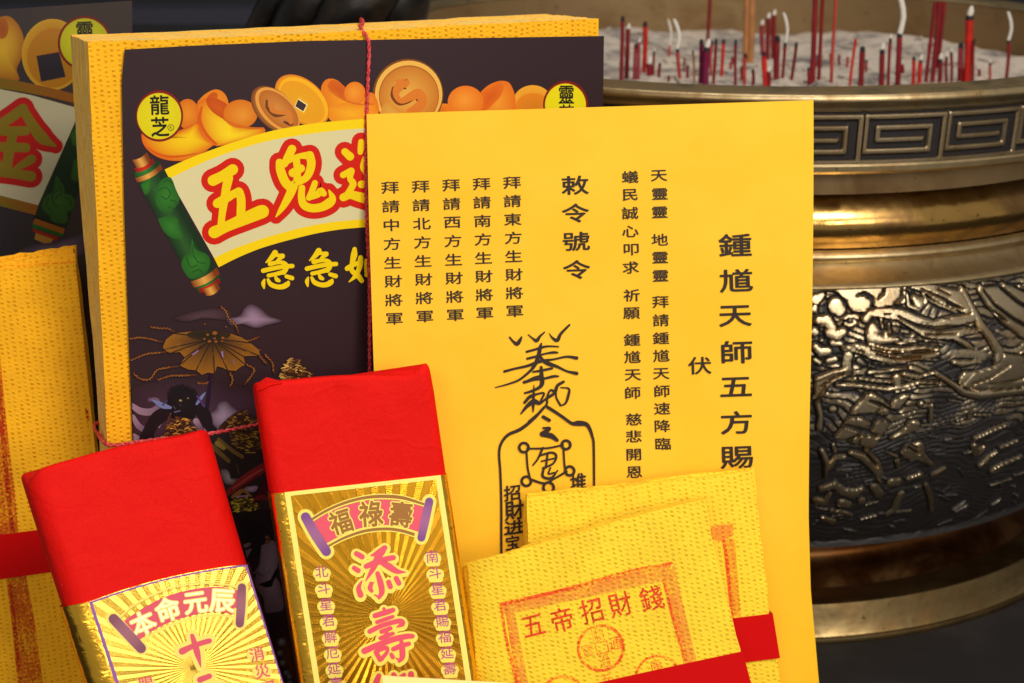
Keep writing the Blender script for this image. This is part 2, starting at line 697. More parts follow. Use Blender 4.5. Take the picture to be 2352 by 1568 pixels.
M_brass = brass("aged_brass", (0.46, 0.345, 0.18), 0.33, 0.75)
M_brass_warm = brass("polished_golden_brass", (0.62, 0.36, 0.10), 0.15, 0.95, 26.0)
M_brass_in = brass("dull_inner_brass", (0.34, 0.23, 0.115), 0.62, 0.6, 16.0)
M_waist = brass("shade_dark_recess_brass", (0.13, 0.045, 0.011), 0.30, 0.8, 22.0)  # brass darkened to stand in for shade in the neck and waist
M_foot = brass("worn_foot_brass", (0.29, 0.20, 0.085), 0.27, 0.9, 20.0)
M_handle = brass("blackened_bronze", (0.035, 0.033, 0.033), 0.34, 0.2)

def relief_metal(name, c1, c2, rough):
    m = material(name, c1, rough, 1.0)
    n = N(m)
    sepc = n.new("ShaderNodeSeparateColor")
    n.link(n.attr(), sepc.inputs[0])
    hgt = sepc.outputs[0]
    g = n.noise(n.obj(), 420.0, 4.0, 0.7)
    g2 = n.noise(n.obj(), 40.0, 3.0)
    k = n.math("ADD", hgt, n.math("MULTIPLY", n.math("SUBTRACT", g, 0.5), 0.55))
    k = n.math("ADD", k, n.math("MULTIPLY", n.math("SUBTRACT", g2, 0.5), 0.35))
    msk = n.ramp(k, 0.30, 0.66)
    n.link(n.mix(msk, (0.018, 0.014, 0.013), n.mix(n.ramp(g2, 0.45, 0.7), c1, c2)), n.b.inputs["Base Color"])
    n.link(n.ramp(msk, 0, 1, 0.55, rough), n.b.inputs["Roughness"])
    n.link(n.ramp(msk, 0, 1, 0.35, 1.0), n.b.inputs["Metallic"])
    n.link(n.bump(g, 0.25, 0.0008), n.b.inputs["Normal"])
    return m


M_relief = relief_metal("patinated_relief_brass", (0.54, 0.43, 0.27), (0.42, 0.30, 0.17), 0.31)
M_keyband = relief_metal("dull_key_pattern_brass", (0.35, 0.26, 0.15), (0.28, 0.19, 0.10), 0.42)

M_ash = material("incense_ash", C(205, 196, 190), 0.95, spec=0.1)
n = N(M_ash)
o_ = n.obj()
a = n.noise(o_, 22.0, 5.0, 0.65)
b_ = n.noise(o_, 160.0, 4.0, 0.7)
c = n.mix(n.ramp(a, 0.45, 0.66), C(188, 174, 158), C(110, 104, 100))
c = n.mix(n.ramp(b_, 0.56, 0.72, 0, 0.55), c, C(120, 110, 106))
n.link(c, n.b.inputs["Base Color"])
n.link(n.bump(b_, 0.7, 0.004), n.b.inputs["Normal"])

M_stick = printed("dyed_incense_stick", 0.6, 0.3, 0.15)
M_ashtip = material("white_burnt_ash", C(214, 208, 196), 0.95, spec=0.1)
M_table = material("dark_table_top", C(40, 37, 37), 0.6, spec=0.22)
n = N(M_table)
o_ = n.obj()
c = n.mix(n.ramp(n.noise(o_, 14.0, 4.0), 0.4, 0.7), C(34, 31, 31), C(47, 43, 42))
c = n.mix(n.ramp(n.noise(o_, 330.0, 2.0), 0.74, 0.78, 0, 0.5), c, C(110, 105, 100))
n.link(c, n.b.inputs["Base Color"])
M_wall = material("black_backdrop", C(14, 14, 18), 0.7)
M_rail = material("bluish_dark_lacquer", C(46, 45, 58), 0.35)
M_cream = material("pale_cream_card", C(255, 238, 150), 0.6, spec=0.3)
M_navy = material("dark_navy_card", C(26, 25, 40), 0.4)

# ------------------------------------------------------------------ the setting
mb = MB()
mb.box(-1.4, 1.6, 0.30, 1.95, -0.04, 0.0)
table = mb.build("table_top", M_table, smooth=False, kind="structure")
mb = MB()
mb.box(-3.0, 3.0, 2.60, 2.66, -0.6, 2.2)
wall = mb.build("wall", M_wall, smooth=False, kind="structure")

# ------------------------------------------------------------------ the censer
AX, AY, ZR = 0.17, 1.141, 0.5005
TH0 = -math.pi / 2


def thetas(dense_lo, dense_hi, step, coarse=0.05):
    """angles round the pot, fine on the side that faces the camera"""
    a = list(np.arange(dense_lo, dense_hi, step))
    k = int((2 * math.pi - (dense_hi - dense_lo)) / coarse)
    a += list(np.linspace(dense_hi, dense_lo + 2 * math.pi, k, endpoint=False))
    return np.array(a)


censer = root("incense_censer", "large round brass incense censer with a key-pattern band and carved belly", "censer",
              Matrix.Translation((AX, AY, 0)))


def lathe(name, prof, mat, n=220, sharp=True):
    b = MB()
    rows = []
    for r, z in prof:
        rows.append([(r * math.cos(2 * math.pi * k / n), r * math.sin(2 * math.pi * k / n), z + ZR) for k in range(n)])
    b.grid(rows, closed=True, flip=prof[0][1] > prof[-1][1])
    return b.build(name, mat, censer)


def arc(r0, z0, r1, z1, bulge, k=10):
    out = []
    for t in np.linspace(0, 1, k):
        out.append((r0 + (r1 - r0) * t + bulge * math.sin(math.pi * t), z0 + (z1 - z0) * t))
    return out


# rim: inner wall, flat lip, rolled edge
lathe("inner_wall", [(0.264, -0.232), (0.263, -0.200), (0.261, -0.160), (0.2605, -0.1506)], M_brass_in)
lathe("rim", [(0.2600, -0.1500), (0.2615, -0.1484), (0.2870, -0.1484), (0.2892, -0.1488), (0.2905, -0.1500), (0.2908, -0.1518),
              (0.2900, -0.1536), (0.2890, -0.1545), (0.2885, -0.1568)], M_brass)
lathe("lower_lip", [(0.2868, -0.1884), (0.2878, -0.1896), (0.2876, -0.1925), (0.2850, -0.1945), (0.2700, -0.1950)], M_brass)
lathe("neck", [(0.2690, -0.1948)] + arc(0.262, -0.196, 0.262, -0.2105, -0.018), M_waist)
lathe("swelling_collar", arc(0.2625, -0.2107, 0.2665, -0.2440, 0.0105, 18), M_brass_warm)
lathe("shoulder", arc(0.2672, -0.2442, 0.2690, -0.2515, 0.0032, 8) + arc(0.2694, -0.2518, 0.2845, -0.2612, -0.0015, 8) + [(0.2852, -0.2622), (0.2850, -0.2632)], M_brass)
lathe("waist", [(0.2720, -0.4360)] + arc(0.266, -0.4370, 0.252, -0.4790, -0.030, 16), M_waist)
lathe("foot_ring", [(0.250, -0.4770), (0.2705, -0.4760), (0.2722, -0.4766), (0.2750, -0.4850), (0.2780, -0.4945), (0.2790, -0.4962), (0.2808, -0.4967), (0.2814, -0.4985), (0.2810, -0.5004)], M_foot)


# --- relief helpers
def relief_field(S, Zc, strokes, edge):
    """height of raised strokes (in the unrolled s, z plane), 0..1"""
    H = np.zeros(S.shape)
    for st in strokes:
        pts = np.array(st[0]); amp = st[1]
        x0, x1 = pts[:, 0].min() - pts[:, 2].max() - edge, pts[:, 0].max() + pts[:, 2].max() + edge
        z0, z1 = pts[:, 1].min() - pts[:, 2].max() - edge, pts[:, 1].max() + pts[:, 2].max() + edge
        sel = (S > x0) & (S < x1) & (Zc > z0) & (Zc < z1)
        if not sel.any():
            continue
        sx, sz = S[sel], Zc[sel]
        best = np.zeros(sx.shape)
        for a, b in zip(pts, pts[1:]) if len(pts) > 1 else [(pts[0], pts[0] + 1e-9)]:
            dx, dz = b[0] - a[0], b[1] - a[1]
            L = dx * dx + dz * dz + 1e-18
            t = np.clip(((sx - a[0]) * dx + (sz - a[1]) * dz) / L, 0, 1)
            d = np.hypot(sx - a[0] - t * dx, sz - a[1] - t * dz)
            r = a[2] + (b[2] - a[2]) * t
            k = np.clip((r - d) / edge + 0.5, 0, 1)
            k = k * k * (3 - 2 * k)
            dome = np.clip(1 - (d / np.maximum(r, 1e-6)) ** 2, 0, 1)
            best = np.maximum(best, amp * (0.88 * k + 0.12 * dome))
        H[sel] = np.maximum(H[sel], best)
    return H


def plate_field(S, Zc, polys, edge):
    """height of flat-topped plates given by their outlines, 0..1"""
    H = np.zeros(S.shape)
    for P_, amp in polys:
        P_ = np.array(P_)
        sel = (S > P_[:, 0].min() - edge) & (S < P_[:, 0].max() + edge) & (Zc > P_[:, 1].min() - edge) & (Zc < P_[:, 1].max() + edge)
        if not sel.any():
            continue
        sx, sz = S[sel], Zc[sel]
        inside = np.zeros(sx.shape, bool)
        dist = np.full(sx.shape, 1e9)
        for (xa, ya), (xb, yb) in zip(P_, np.roll(P_, 1, 0)):
            hit = ((ya > sz) != (yb > sz)) & (sx < (xb - xa) * (sz - ya) / (yb - ya + 1e-15) + xa)
            inside ^= hit
            L = (xb - xa) ** 2 + (yb - ya) ** 2 + 1e-18
            t = np.clip(((sx - xa) * (xb - xa) + (sz - ya) * (yb - ya)) / L, 0, 1)
            dist = np.minimum(dist, np.hypot(sx - xa - t * (xb - xa), sz - ya - t * (yb - ya)))
        d = np.where(inside, dist, -dist)
        k = np.clip(d / edge + 0.5, 0, 1)
        H[sel] = np.maximum(H[sel], amp * k * k * (3 - 2 * k))
    return H


# key-pattern band
def band_profile(z):
    t = (z + 0.1572) / (-0.1880 + 0.1572)
    return 0.2884 + (0.2864 - 0.2884) * t


th = thetas(TH0 - 0.62, TH0 + 1.45, 0.0021, 0.008)
zs = np.linspace(-0.1566, -0.1886, 46)
T, Zg = np.meshgrid(th, zs)
NU = 36
per = 2 * math.pi * 0.287 / NU
S = ((T - TH0) * 0.287 + 0.0225) % per
v = (Zg + 0.1882) / 0.0312
X = S / per
spiral = [(0.965, -0.2), (0.965, 0.86), (0.03, 0.86), (0.03, 0.22), (0.80, 0.22), (0.80, 0.655), (0.17, 0.655), (0.17, 0.43), (0.70, 0.43)]
pts = [(a * per, b * 0.0312 - 0.1882, 0.00155) for a, b in spiral]
st = [(pts[i:i + 2], 1.0) for i in range(len(pts) - 1)]
H = relief_field(S, Zg, st, 0.0007)
H = np.maximum(H, np.clip((v - 0.955) / 0.02, 0, 1))
H = np.maximum(H, np.clip((0.075 - v) / 0.02, 0, 1))
R = band_profile(Zg) - 0.0016 * (1 - H)
b = MB()
rows = [[(R[j, i] * math.cos(T[j, i]), R[j, i] * math.sin(T[j, i]), Zg[j, i] + ZR) for i in range(len(th))] for j in range(len(zs))]
ids = b.grid(rows, closed=True, flip=True)
hh = H.ravel()
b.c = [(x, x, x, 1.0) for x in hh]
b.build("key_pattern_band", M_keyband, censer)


# carved belly
BZ = np.array([-0.2630, -0.275, -0.300, -0.330, -0.365, -0.400, -0.425, -0.4362])
BR = np.array([0.2852, 0.2915, 0.2985, 0.3010, 0.2985, 0.2905, 0.2800, 0.2725])


def belly_r(z):
    return np.interp(z, BZ[::-1], BR[::-1])


_bz = np.linspace(-0.2630, -0.4362, 300)
_br = belly_r(_bz)
for _ in range(3):
    _br = np.convolve(np.pad(_br, 12, mode="reflect", reflect_type="odd"), np.ones(25) / 25, "same")[12:-12]


def belly_rs(z):
    return np.interp(z, _bz[::-1], _br[::-1])


def on_belly(p):
    d = ray(p)
    t = 0.70
    for _ in range(400):
        q = CAM + d * t
        z = q.z - ZR
        rr = math.hypot(q.x - AX, q.y - AY)
        R_ = float(belly_rs(min(-0.2630, max(-0.4362, z))))
        if rr <= R_:
            break
        t += max(0.0002, (rr - R_) * 0.6)
    a = math.atan2(q.y - AY, q.x - AX)
    return ((a - TH0) * 0.29, z)


RA = Zm(3130, 1060, 2352 / 854)
RQ = Zm(3130, 1500, 2092 / 854)
rel_a = [
    ([(350, 170, 24), (480, 205, 45), (560, 330, 62), (640, 385, 30)], 1), ([(560, 210, 30), (660, 190, 40), (760, 170, 30)], .9),
    ([(800, 310, 45), (900, 290, 45), (980, 240, 30)], 1), ([(860, 170, 30), (910, 150, 25)], .8),
    ([(1185, 280, 22), (1240, 330, 42)], 1), ([(1110, 240, 12), (1130, 360, 14), (1230, 405, 14), (1320, 320, 14), (1290, 235, 12)], .75),
    ([(1150, 140, 18), (1350, 190, 34), (1550, 270, 50), (1750, 400, 30)], 1), ([(1330, 290, 10), (1450, 350, 12), (1650, 430, 12)], .6),
    ([(660, 500, 30), (720, 435, 25), (900, 420, 28), (1050, 440, 30), (1200, 510, 32), (1400, 560, 25), (1600, 520, 30), (1800, 490, 30)], 1),
    ([(1100, 540, 10), (1250, 600, 13), (1450, 632, 13), (1700, 605, 12), (1900, 630, 10)], .8),
    ([(1050, 525, 10), (1200, 610, 16), (1300, 665, 22), (1450, 690, 20), (1600, 690, 20), (1750, 770, 22), (1830, 830, 10)], 1),
    ([(740, 600, 38), (780, 630, 25)], 1), ([(722, 620, 34), (728, 700, 42), (850, 730, 30), (1000, 720, 18)], 1), ([(880, 660, 18), (890, 700, 20)], .8),
    ([(830, 500, 10), (850, 600, 12)], .6), ([(920, 560, 10), (930, 660, 12)], .6), ([(1060, 640, 14), (1130, 650, 14)], .5),
    ([(420, 820, 15), (600, 820, 35), (750, 880, 40), (950, 950, 25), (1080, 960, 12)], 1),
    ([(700, 770, 12), (900, 820, 14), (1100, 830, 14), (1300, 810, 12), (1450, 820, 8)], .9), ([(800, 850, 12), (1000, 900, 14), (1250, 880, 12), (1450, 890, 8)], .9),
    ([(1000, 770, 10), (1200, 740, 12)], .8), ([(1100, 930, 10), (1300, 935, 10), (1450, 950, 8)], .7),
    ([(1150, 720, 6), (1400, 740, 8), (1600, 780, 8)], .5), ([(1250, 770, 6), (1500, 790, 8)], .5),
    ([(1700, 190, 25), (1800, 380, 28), (1900, 560, 30), (2000, 680, 30), (2100, 850, 35), (2100, 950, 40)], .95),
    ([(1900, 180, 30), (2000, 330, 30), (2150, 480, 35), (2352, 640, 40), (2500, 720, 40)], 1), ([(2150, 150, 25), (2352, 300, 25), (2500, 400, 25)], 1),
    ([(2000, 260, 12), (2180, 400, 12), (2352, 520, 14)], .6), ([(2100, 640, 16), (2250, 720, 16), (2400, 760, 16)], .5),
    ([(1750, 1150, 60), (1950, 1180, 85), (2150, 1110, 100), (2352, 1060, 110), (2500, 1040, 110)], .85),
    ([(1420, 1080, 16), (1600, 1200, 18), (1720, 1290, 24), (1900, 1325, 30), (2100, 1300, 30), (2352, 1275, 30), (2500, 1270, 30)], 1),
    ([(1620, 970, 18), (1700, 985, 25), (1900, 960, 12)], .9), ([(1600, 880, 30), (1850, 880, 40), (1950, 920, 30)], .5),
    ([(350, 370, 62), (380, 400, 50)], .75), ([(150, 520, 30), (250, 520, 40), (290, 590, 40)], 1), ([(280, 650, 40), (350, 680, 40), (420, 640, 30)], 1),
    ([(120, 800, 25), (180, 860, 35), (260, 850, 30)], 1), ([(110, 640, 34)], .9), ([(190, 730, 16)], .9), ([(310, 760, 25), (400, 770, 20)], .8),
    ([(450, 560, 16), (500, 580, 16), (560, 550, 16)], .6), ([(120, 300, 40), (200, 250, 20)], .8), ([(110, 400, 30)], .7),
    ([(480, 900, 35), (460, 1000, 35), (470, 1080, 30)], .7), ([(150, 1150, 25), (300, 1100, 30), (450, 1060, 25)], 1),
    ([(700, 1080, 14), (900, 1060, 14), (1100, 1030, 12)], .8), ([(1000, 1140, 35), (1010, 1230, 25)], .9), ([(1080, 1100, 20), (1250, 1130, 16), (1400, 1080, 10)], .8),
    ([(600, 1140, 12), (800, 1170, 14), (950, 1180, 10)], .8), ([(350, 1210, 14), (600, 1220, 16), (900, 1260, 18), (1100, 1230, 16), (1250, 1180, 14), (1450, 1190, 10)], .95),
    ([(1000, 1290, 10), (1200, 1240, 14)], .6), ([(100, 1360, 10), (180, 1250, 12), (260, 1200, 12)], .9), ([(140, 1400, 10), (240, 1240, 10)], .9),
    ([(260, 960, 22), (340, 940, 22)], .7), ([(120, 950, 20), (170, 980, 20)], .7), ([(600, 960, 22), (660, 1000, 16)], .5), ([(750, 980, 10), (1000, 1000, 8)], .4)]
rel_q = [
    ([(640, 140, 48), (560, 215, 50), (500, 245, 30)], .9), ([(740, 240, 30), (790, 260, 24)], .85), ([(520, 370, 50), (430, 440, 42), (350, 490, 28)], .9),
    ([(740, 380, 40), (690, 470, 48), (630, 560, 40)], .9), ([(500, 535, 28)], .8), ([(880, 170, 30), (960, 125, 28)], .85), ([(1120, 180, 22)], .95), ([(1225, 200, 14), (1220, 340, 14)], .8),
    ([(1060, 390, 42), (930, 470, 22), (850, 510, 18)], .85), ([(1100, 580, 32), (1130, 610, 22)], .85), ([(1000, 650, 16), (1130, 690, 30), (1240, 770, 12)], .85), ([(990, 590, 12), (1080, 650, 12)], .8),
    ([(170, 630, 18), (220, 750, 20), (205, 890, 8)], .9), ([(390, 690, 16), (300, 700, 18), (240, 800, 18)], .9), ([(450, 650, 18), (560, 690, 26), (680, 810, 22), (740, 930, 8)], .9),
    ([(600, 620, 12), (720, 750, 14), (740, 850, 18)], .9), ([(280, 570, 12), (300, 640, 12)], .8), ([(900, 730, 16), (910, 800, 8)], .8), ([(800, 650, 8), (900, 690, 8)], .7),
    ([(850, 935, 36), (900, 925, 30)], .85), ([(1010, 900, 20), (1120, 860, 20)], .85), ([(1250, 860, 20), (1350, 800, 16)], .85), ([(170, 1000, 25), (300, 960, 28), (380, 1020, 28), (480, 1040, 36), (560, 1000, 20)], .8),
    ([(680, 980, 28), (730, 1050, 32)], .8), ([(120, 1110, 30), (200, 1130, 25), (250, 1050, 16)], .8), ([(360, 1130, 32), (430, 1150, 25)], .8), ([(560, 1110, 26)], .7),
    ([(940, 1050, 28), (900, 1120, 26), (870, 1200, 28), (800, 1240, 18)], .8), ([(900, 1220, 14), (1030, 1200, 8)], .7), ([(1180, 960, 16), (1220, 1060, 16), (1235, 1200, 12)], .75),
    ([(270, 1210, 14), (380, 1220, 16), (460, 1250, 12)], .75), ([(180, 1280, 20), (290, 1310, 20)], .7), ([(550, 1290, 8), (700, 1250, 8)], .6), ([(600, 1150, 6), (720, 1120, 6)], .6),
    ([(1640, 580, 22), (1660, 660, 22), (1720, 600, 18)], .85), ([(1650, 510, 16), (1780, 450, 16), (1950, 370, 8)], .95), ([(1700, 770, 22), (1780, 690, 18), (1850, 640, 12)], .85),
    ([(1830, 820, 34), (1900, 770, 20), (2092, 680, 10)], .85), ([(1900, 600, 14), (2050, 530, 8)], .8), ([(1650, 290, 10), (1800, 290, 8)], .7), ([(1800, 960, 8), (2000, 900, 8)], .6),
    ([(130, 180, 18), (160, 300, 16), (150, 420, 20)], .8), ([(280, 240, 26)], .7), ([(1400, 150, 8), (1520, 170, 8)], .5), ([(1480, 350, 8), (1560, 320, 8)], .5), ([(320, 820, 8), (460, 810, 8)], .5), ([(420, 880, 12)], .5)]
strokes = []
for win, lst in ((RA, rel_a), (RQ, rel_q)):
    for pts_, amp in lst:
        q = []
        for x, y, r in pts_:
            a = on_belly(win(x, y))
            q.append((a[0], a[1], win.r(r) * 1.32 / FPX))
        strokes.append((q, amp))
smax = on_belly((2352, 900))[0] + 0.02
smin = on_belly((1862, 900))[0] - 0.01
for k_ in range(110):                                    # little chased nicks between the figures
    s0 = RNG.uniform(smin, smax)
    z0 = RNG.uniform(-0.432, -0.268)
    an = RNG.normal(0, 0.45)
    L_ = RNG.uniform(0.003, 0.012)
    strokes.append(([(s0, z0, 0.0006), (s0 + L_ * math.cos(an) * 0.5, z0 + L_ * math.sin(an) * 0.5, 0.0009), (s0 + L_ * math.cos(an), z0 + L_ * math.sin(an), 0.0004)], RNG.uniform(0.25, 0.5)))
span = smax - smin


def poly_on(win, pts_, amp=1.0):
    return ([on_belly(win(x, y)) for x, y in pts_], amp)


plates = [poly_on(RQ, [(590, 75), (700, 100), (760, 140), (830, 205), (740, 235), (700, 262), (590, 270), (440, 278), (520, 190)], .92), poly_on(RQ, [(885, 120), (1015, 85), (930, 235), (825, 225)], .88),
          poly_on(RQ, [(430, 305), (560, 320), (650, 360), (560, 440), (385, 525), (285, 505), (350, 430)], .95), poly_on(RQ, [(670, 365), (745, 308), (820, 362), (750, 470), (690, 580), (655, 605), (535, 572), (530, 475), (645, 485)], .95),
          poly_on(RQ, [(485, 485), (528, 500), (525, 562), (435, 545)], .9), poly_on(RQ, [(1000, 340), (1115, 360), (1100, 430), (960, 470), (840, 525), (870, 480), (960, 440)], .85), poly_on(RQ, [(975, 570), (1140, 545), (1150, 640), (1250, 775), (1150, 730), (960, 700), (930, 650)], .85),
          poly_on(RA, [(325, 185), (480, 132), (900, 112), (1095, 125), (1085, 330), (980, 352), (760, 362), (555, 415), (500, 330), (400, 262)], .96),
          poly_on(RA, [(1120, 130), (1400, 140), (1690, 200), (1790, 405), (1650, 405), (1450, 335), (1290, 215)], .98), poly_on(RA, [(1880, 170), (2352, 140), (2500, 300), (2500, 760), (2352, 690), (2150, 560), (1980, 360)], .8),
          poly_on(RA, [(400, 825), (640, 780), (900, 850), (1180, 850), (1450, 830), (1460, 900), (1100, 965), (960, 985), (760, 920)], .9), poly_on(RA, [(660, 430), (900, 395), (1080, 430), (1300, 540), (1830, 470), (1840, 520), (1560, 600), (1900, 640), (1640, 700), (1400, 700), (1240, 650), (1040, 520), (720, 470)], .93),
          poly_on(RA, [(1690, 1230), (1820, 1080), (2050, 1010), (2160, 880), (2352, 900), (2500, 950), (2500, 1250), (2352, 1230), (1950, 1260)], .9), poly_on(RA, [(120, 1180), (300, 1090), (480, 1050), (460, 1120), (320, 1180), (200, 1290), (110, 1377)], .9)]
cuts_px = [(RQ, [(630, 150, 9), (720, 180, 16), (805, 218, 10)]), (RQ, [(690, 270, 9), (740, 200, 9)]), (RQ, [(440, 290, 8), (600, 290, 22), (750, 325, 18)]), (RQ, [(400, 385, 16), (540, 420, 22), (690, 482, 18)]), (RQ, [(690, 290, 10), (640, 400, 11), (520, 470, 11)]),
           (RQ, [(820, 230, 9), (900, 260, 9), (1010, 110, 7)]), (RQ, [(990, 590, 9), (1100, 650, 11)]), (RQ, [(1010, 560, 8), (1090, 600, 9)]),
           (RA, [(575, 245, 12), (650, 222, 20), (725, 280, 24), (735, 370, 16)]), (RA, [(795, 275, 8), (850, 220, 16), (860, 150, 16)]), (RA, [(970, 335, 12), (1040, 275, 18), (1050, 180, 12)]), (RA, [(500, 180, 7), (490, 160, 7)]),
           (RA, [(1250, 170, 6), (1450, 260, 9), (1700, 390, 10)]), (RA, [(1420, 170, 6), (1560, 240, 7)]), (RA, [(1530, 330, 12), (1660, 385, 10)]),
           (RA, [(1930, 190, 14), (2050, 350, 16), (2250, 500, 18), (2500, 640, 18)]), (RA, [(2110, 160, 16), (2300, 320, 18), (2500, 430, 18)]), (RA, [(2260, 150, 14), (2500, 260, 14)]), (RA, [(2040, 420, 9), (2180, 520, 9)]),
           (RA, [(720, 830, 7), (900, 880, 9), (1100, 885, 9), (1400, 860, 8)]), (RA, [(780, 880, 8), (980, 930, 9), (1250, 910, 8)]), (RA, [(560, 830, 6), (640, 850, 7)]), (RA, [(960, 870, 6), (1200, 870, 7), (1440, 850, 6)]),
           (RA, [(860, 445, 5), (930, 445, 5)]), (RA, [(1100, 520, 8), (1250, 590, 11), (1450, 622, 11), (1720, 590, 9)]), (RA, [(1010, 470, 6), (1200, 560, 8), (1420, 590, 8), (1650, 570, 6)]), (RA, [(1300, 660, 6), (1450, 668, 7), (1640, 655, 6)]),
           (RA, [(1800, 1200, 8), (2000, 1130, 10), (2200, 1000, 10)]), (RA, [(1990, 1200, 7), (2352, 1140, 8)]), (RA, [(160, 1240, 7), (300, 1140, 8), (420, 1090, 7)]), (RA, [(110, 1330, 7), (220, 1230, 7)])]
cuts = []
for win_, pts_ in cuts_px:
    q = []
    for x, y, r in pts_:
        a = on_belly(win_(x, y))
        q.append((a[0], a[1], win_.r(r) / FPX))
    cuts.append((q, 1.0))
th = thetas(TH0 - 0.60, TH0 + 1.50, 0.0023, 0.010)
zs = np.linspace(-0.2632, -0.4360, 250)
T, Zg = np.meshgrid(th, zs)
S = (T - TH0) * 0.29
S = smin + np.abs(((S - smin) % (2 * span)))
S = np.where(S > smax, 2 * smax - S, S)                  # the carving runs on, mirrored, round the back
H = relief_field(S, Zg, strokes, 0.0009)
plate = plate_field(S, Zg, plates, 0.0009)
moat = relief_field(S, Zg, [([(a[0], a[1], a[2] + 0.0008) for a in q_], 1.0) for q_, amp_ in strokes if len(q_) != 3 or amp_ > 0.5], 0.0013)
warp = 0.007 * np.sin(S * 38 + 1.5 * np.sin(Zg * 45)) + 0.0025 * np.sin(S * 95 + Zg * 60) + 0.0012 * np.sin(S * 230 - Zg * 150)
lines = np.abs(((Zg + warp) / 0.0042) % 1.0 - 0.5) * 2           # chased flowing lines between the figures
flow = np.clip((0.86 - lines) / 0.22, 0, 1)
blot = np.sin(S * 120 + 3 * np.sin(Zg * 80)) * np.sin(Zg * 150 + 2 * np.sin(S * 60))
upper = np.clip((Zg + 0.375) / 0.05, 0, 1)
upper = upper * upper * (3 - 2 * upper)
base = (0.16 + 0.54 * upper) * (0.25 + 0.75 * flow) * np.clip(0.78 + 0.55 * blot, 0, 1)
rise = plate_field(S, Zg, [(P_, 1.0) for P_, amp_ in plates], 0.0040)
H = np.maximum(H * (0.9 + 0.1 * (1 - plate)), plate)
H = np.maximum(H, base * (1 - np.clip(np.maximum(moat, np.clip(rise * 2, 0, 1)) * 1.25, 0, 1)))
H = np.clip(H * (1 - 0.85 * relief_field(S, Zg, cuts, 0.0009)), 0, 1)
fade = np.clip((zs[:, None] + 0.4360) / 0.004, 0, 1) * np.clip((-0.2632 - zs[:, None]) / 0.003, 0, 1)
R = belly_rs(Zg) - 0.0042 * (1 - H) * fade
b = MB()
rows = [[(R[j, i] * math.cos(T[j, i]), R[j, i] * math.sin(T[j, i]), Zg[j, i] + ZR) for i in range(len(th))] for j in range(len(zs))]
b.grid(rows, closed=True, flip=True)
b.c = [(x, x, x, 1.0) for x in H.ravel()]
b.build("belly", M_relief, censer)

# left ear handle, blackened, rising past the rim
b = MB()
def hp(x, y, Y):
    d = ray((x, y)); q = CAM + d * (Y / d.y)
    return (q.x - AX, q.y - AY, q.z)
for pts_, rr in (([(600, 190, 1.00), (590, 110, .99), (612, 40, .985), (660, -30, .985), (740, -90, .99)], [.016, .011, .010, .011, .012]),
                 ([(700, 190, 1.00), (680, 110, .985), (700, 40, .975), (745, -30, .975), (800, -90, .985)], [.022, .020, .018, .017, .016]),
                 ([(770, 190, 1.01), (770, 110, .985), (800, 40, .965), (850, -20, .965), (900, -80, .98)], [.026, .024, .021, .019, .018]),
                 ([(890, 190, 1.02), (880, 110, 1.0), (895, 40, .985), (905, -20, .985), (910, -90, .99)], [.026, .026, .024, .024, .022]),
                 ([(700, 60, .968), (760, 45, .955), (820, 20, .955), (860, -20, .96)], [.003, .006, .006, .003])):
    q = catmull([hp(x, y, Y) + (r,) for (x, y, Y), r in zip(pts_, rr)], 0.006)
    b.tube([c_[:3] for c_ in q], [c_[3] for c_ in q], 14)
b.build("handle", M_handle, censer)

# ash bed
b = MB()
na, nr = 120, 40
ctr = b.vert((0, 0, -0.186 + ZR))
def ash_z(x, y):
    return (-0.186 + ZR + 0.004 * math.sin(x * 21 + 1) * math.cos(y * 17) + 0.0018 * math.sin(x * 70 + y * 50) + 0.0012 * math.sin(x * 160 - y * 130)
            + 0.006 * max(0.0, -x) / 0.26)
prev = None
for j in range(1, nr + 1):
    r = 0.2645 * j / nr
    cur = []
    for i in range(na):
        a = 2 * math.pi * i / na
        x, y = r * math.cos(a), r * math.sin(a)
        cur.append(b.vert((x, y, ash_z(x, y))))
    for i in range(na):
        k_ = (i + 1) % na
        b.face((ctr, cur[i], cur[k_]) if prev is None else (prev[i], cur[i], cur[k_], prev[k_]))
    prev = cur
b.v[ctr] = (0, 0, ash_z(0, 0))
for k_ in range(150):                                    # crumbled lengths of burnt ash lying about
    a, r = RNG.uniform(0, 2 * math.pi), 0.25 * math.sqrt(RNG.uniform(0, 1))
    x, y = r * math.cos(a), r * math.sin(a)
    d_, l_, q_ = RNG.uniform(0, math.pi), RNG.uniform(0.004, 0.018), RNG.uniform(0.0007, 0.0016)
    e_ = [(x + l_ * (t - .5) * math.cos(d_), y + l_ * (t - .5) * math.sin(d_) + 0.002 * t * t * (k_ % 2), ash_z(x + l_ * (t - .5) * math.cos(d_), y + l_ * (t - .5) * math.sin(d_)) + q_ * 0.6 + RNG.uniform(0, .001)) for t in (0, .33, .66, 1)]
    b.tube(e_, q_, 6)
ash = b.build("ash", M_ash, M=Matrix.Translation((AX, AY, 0)), kind="stuff")

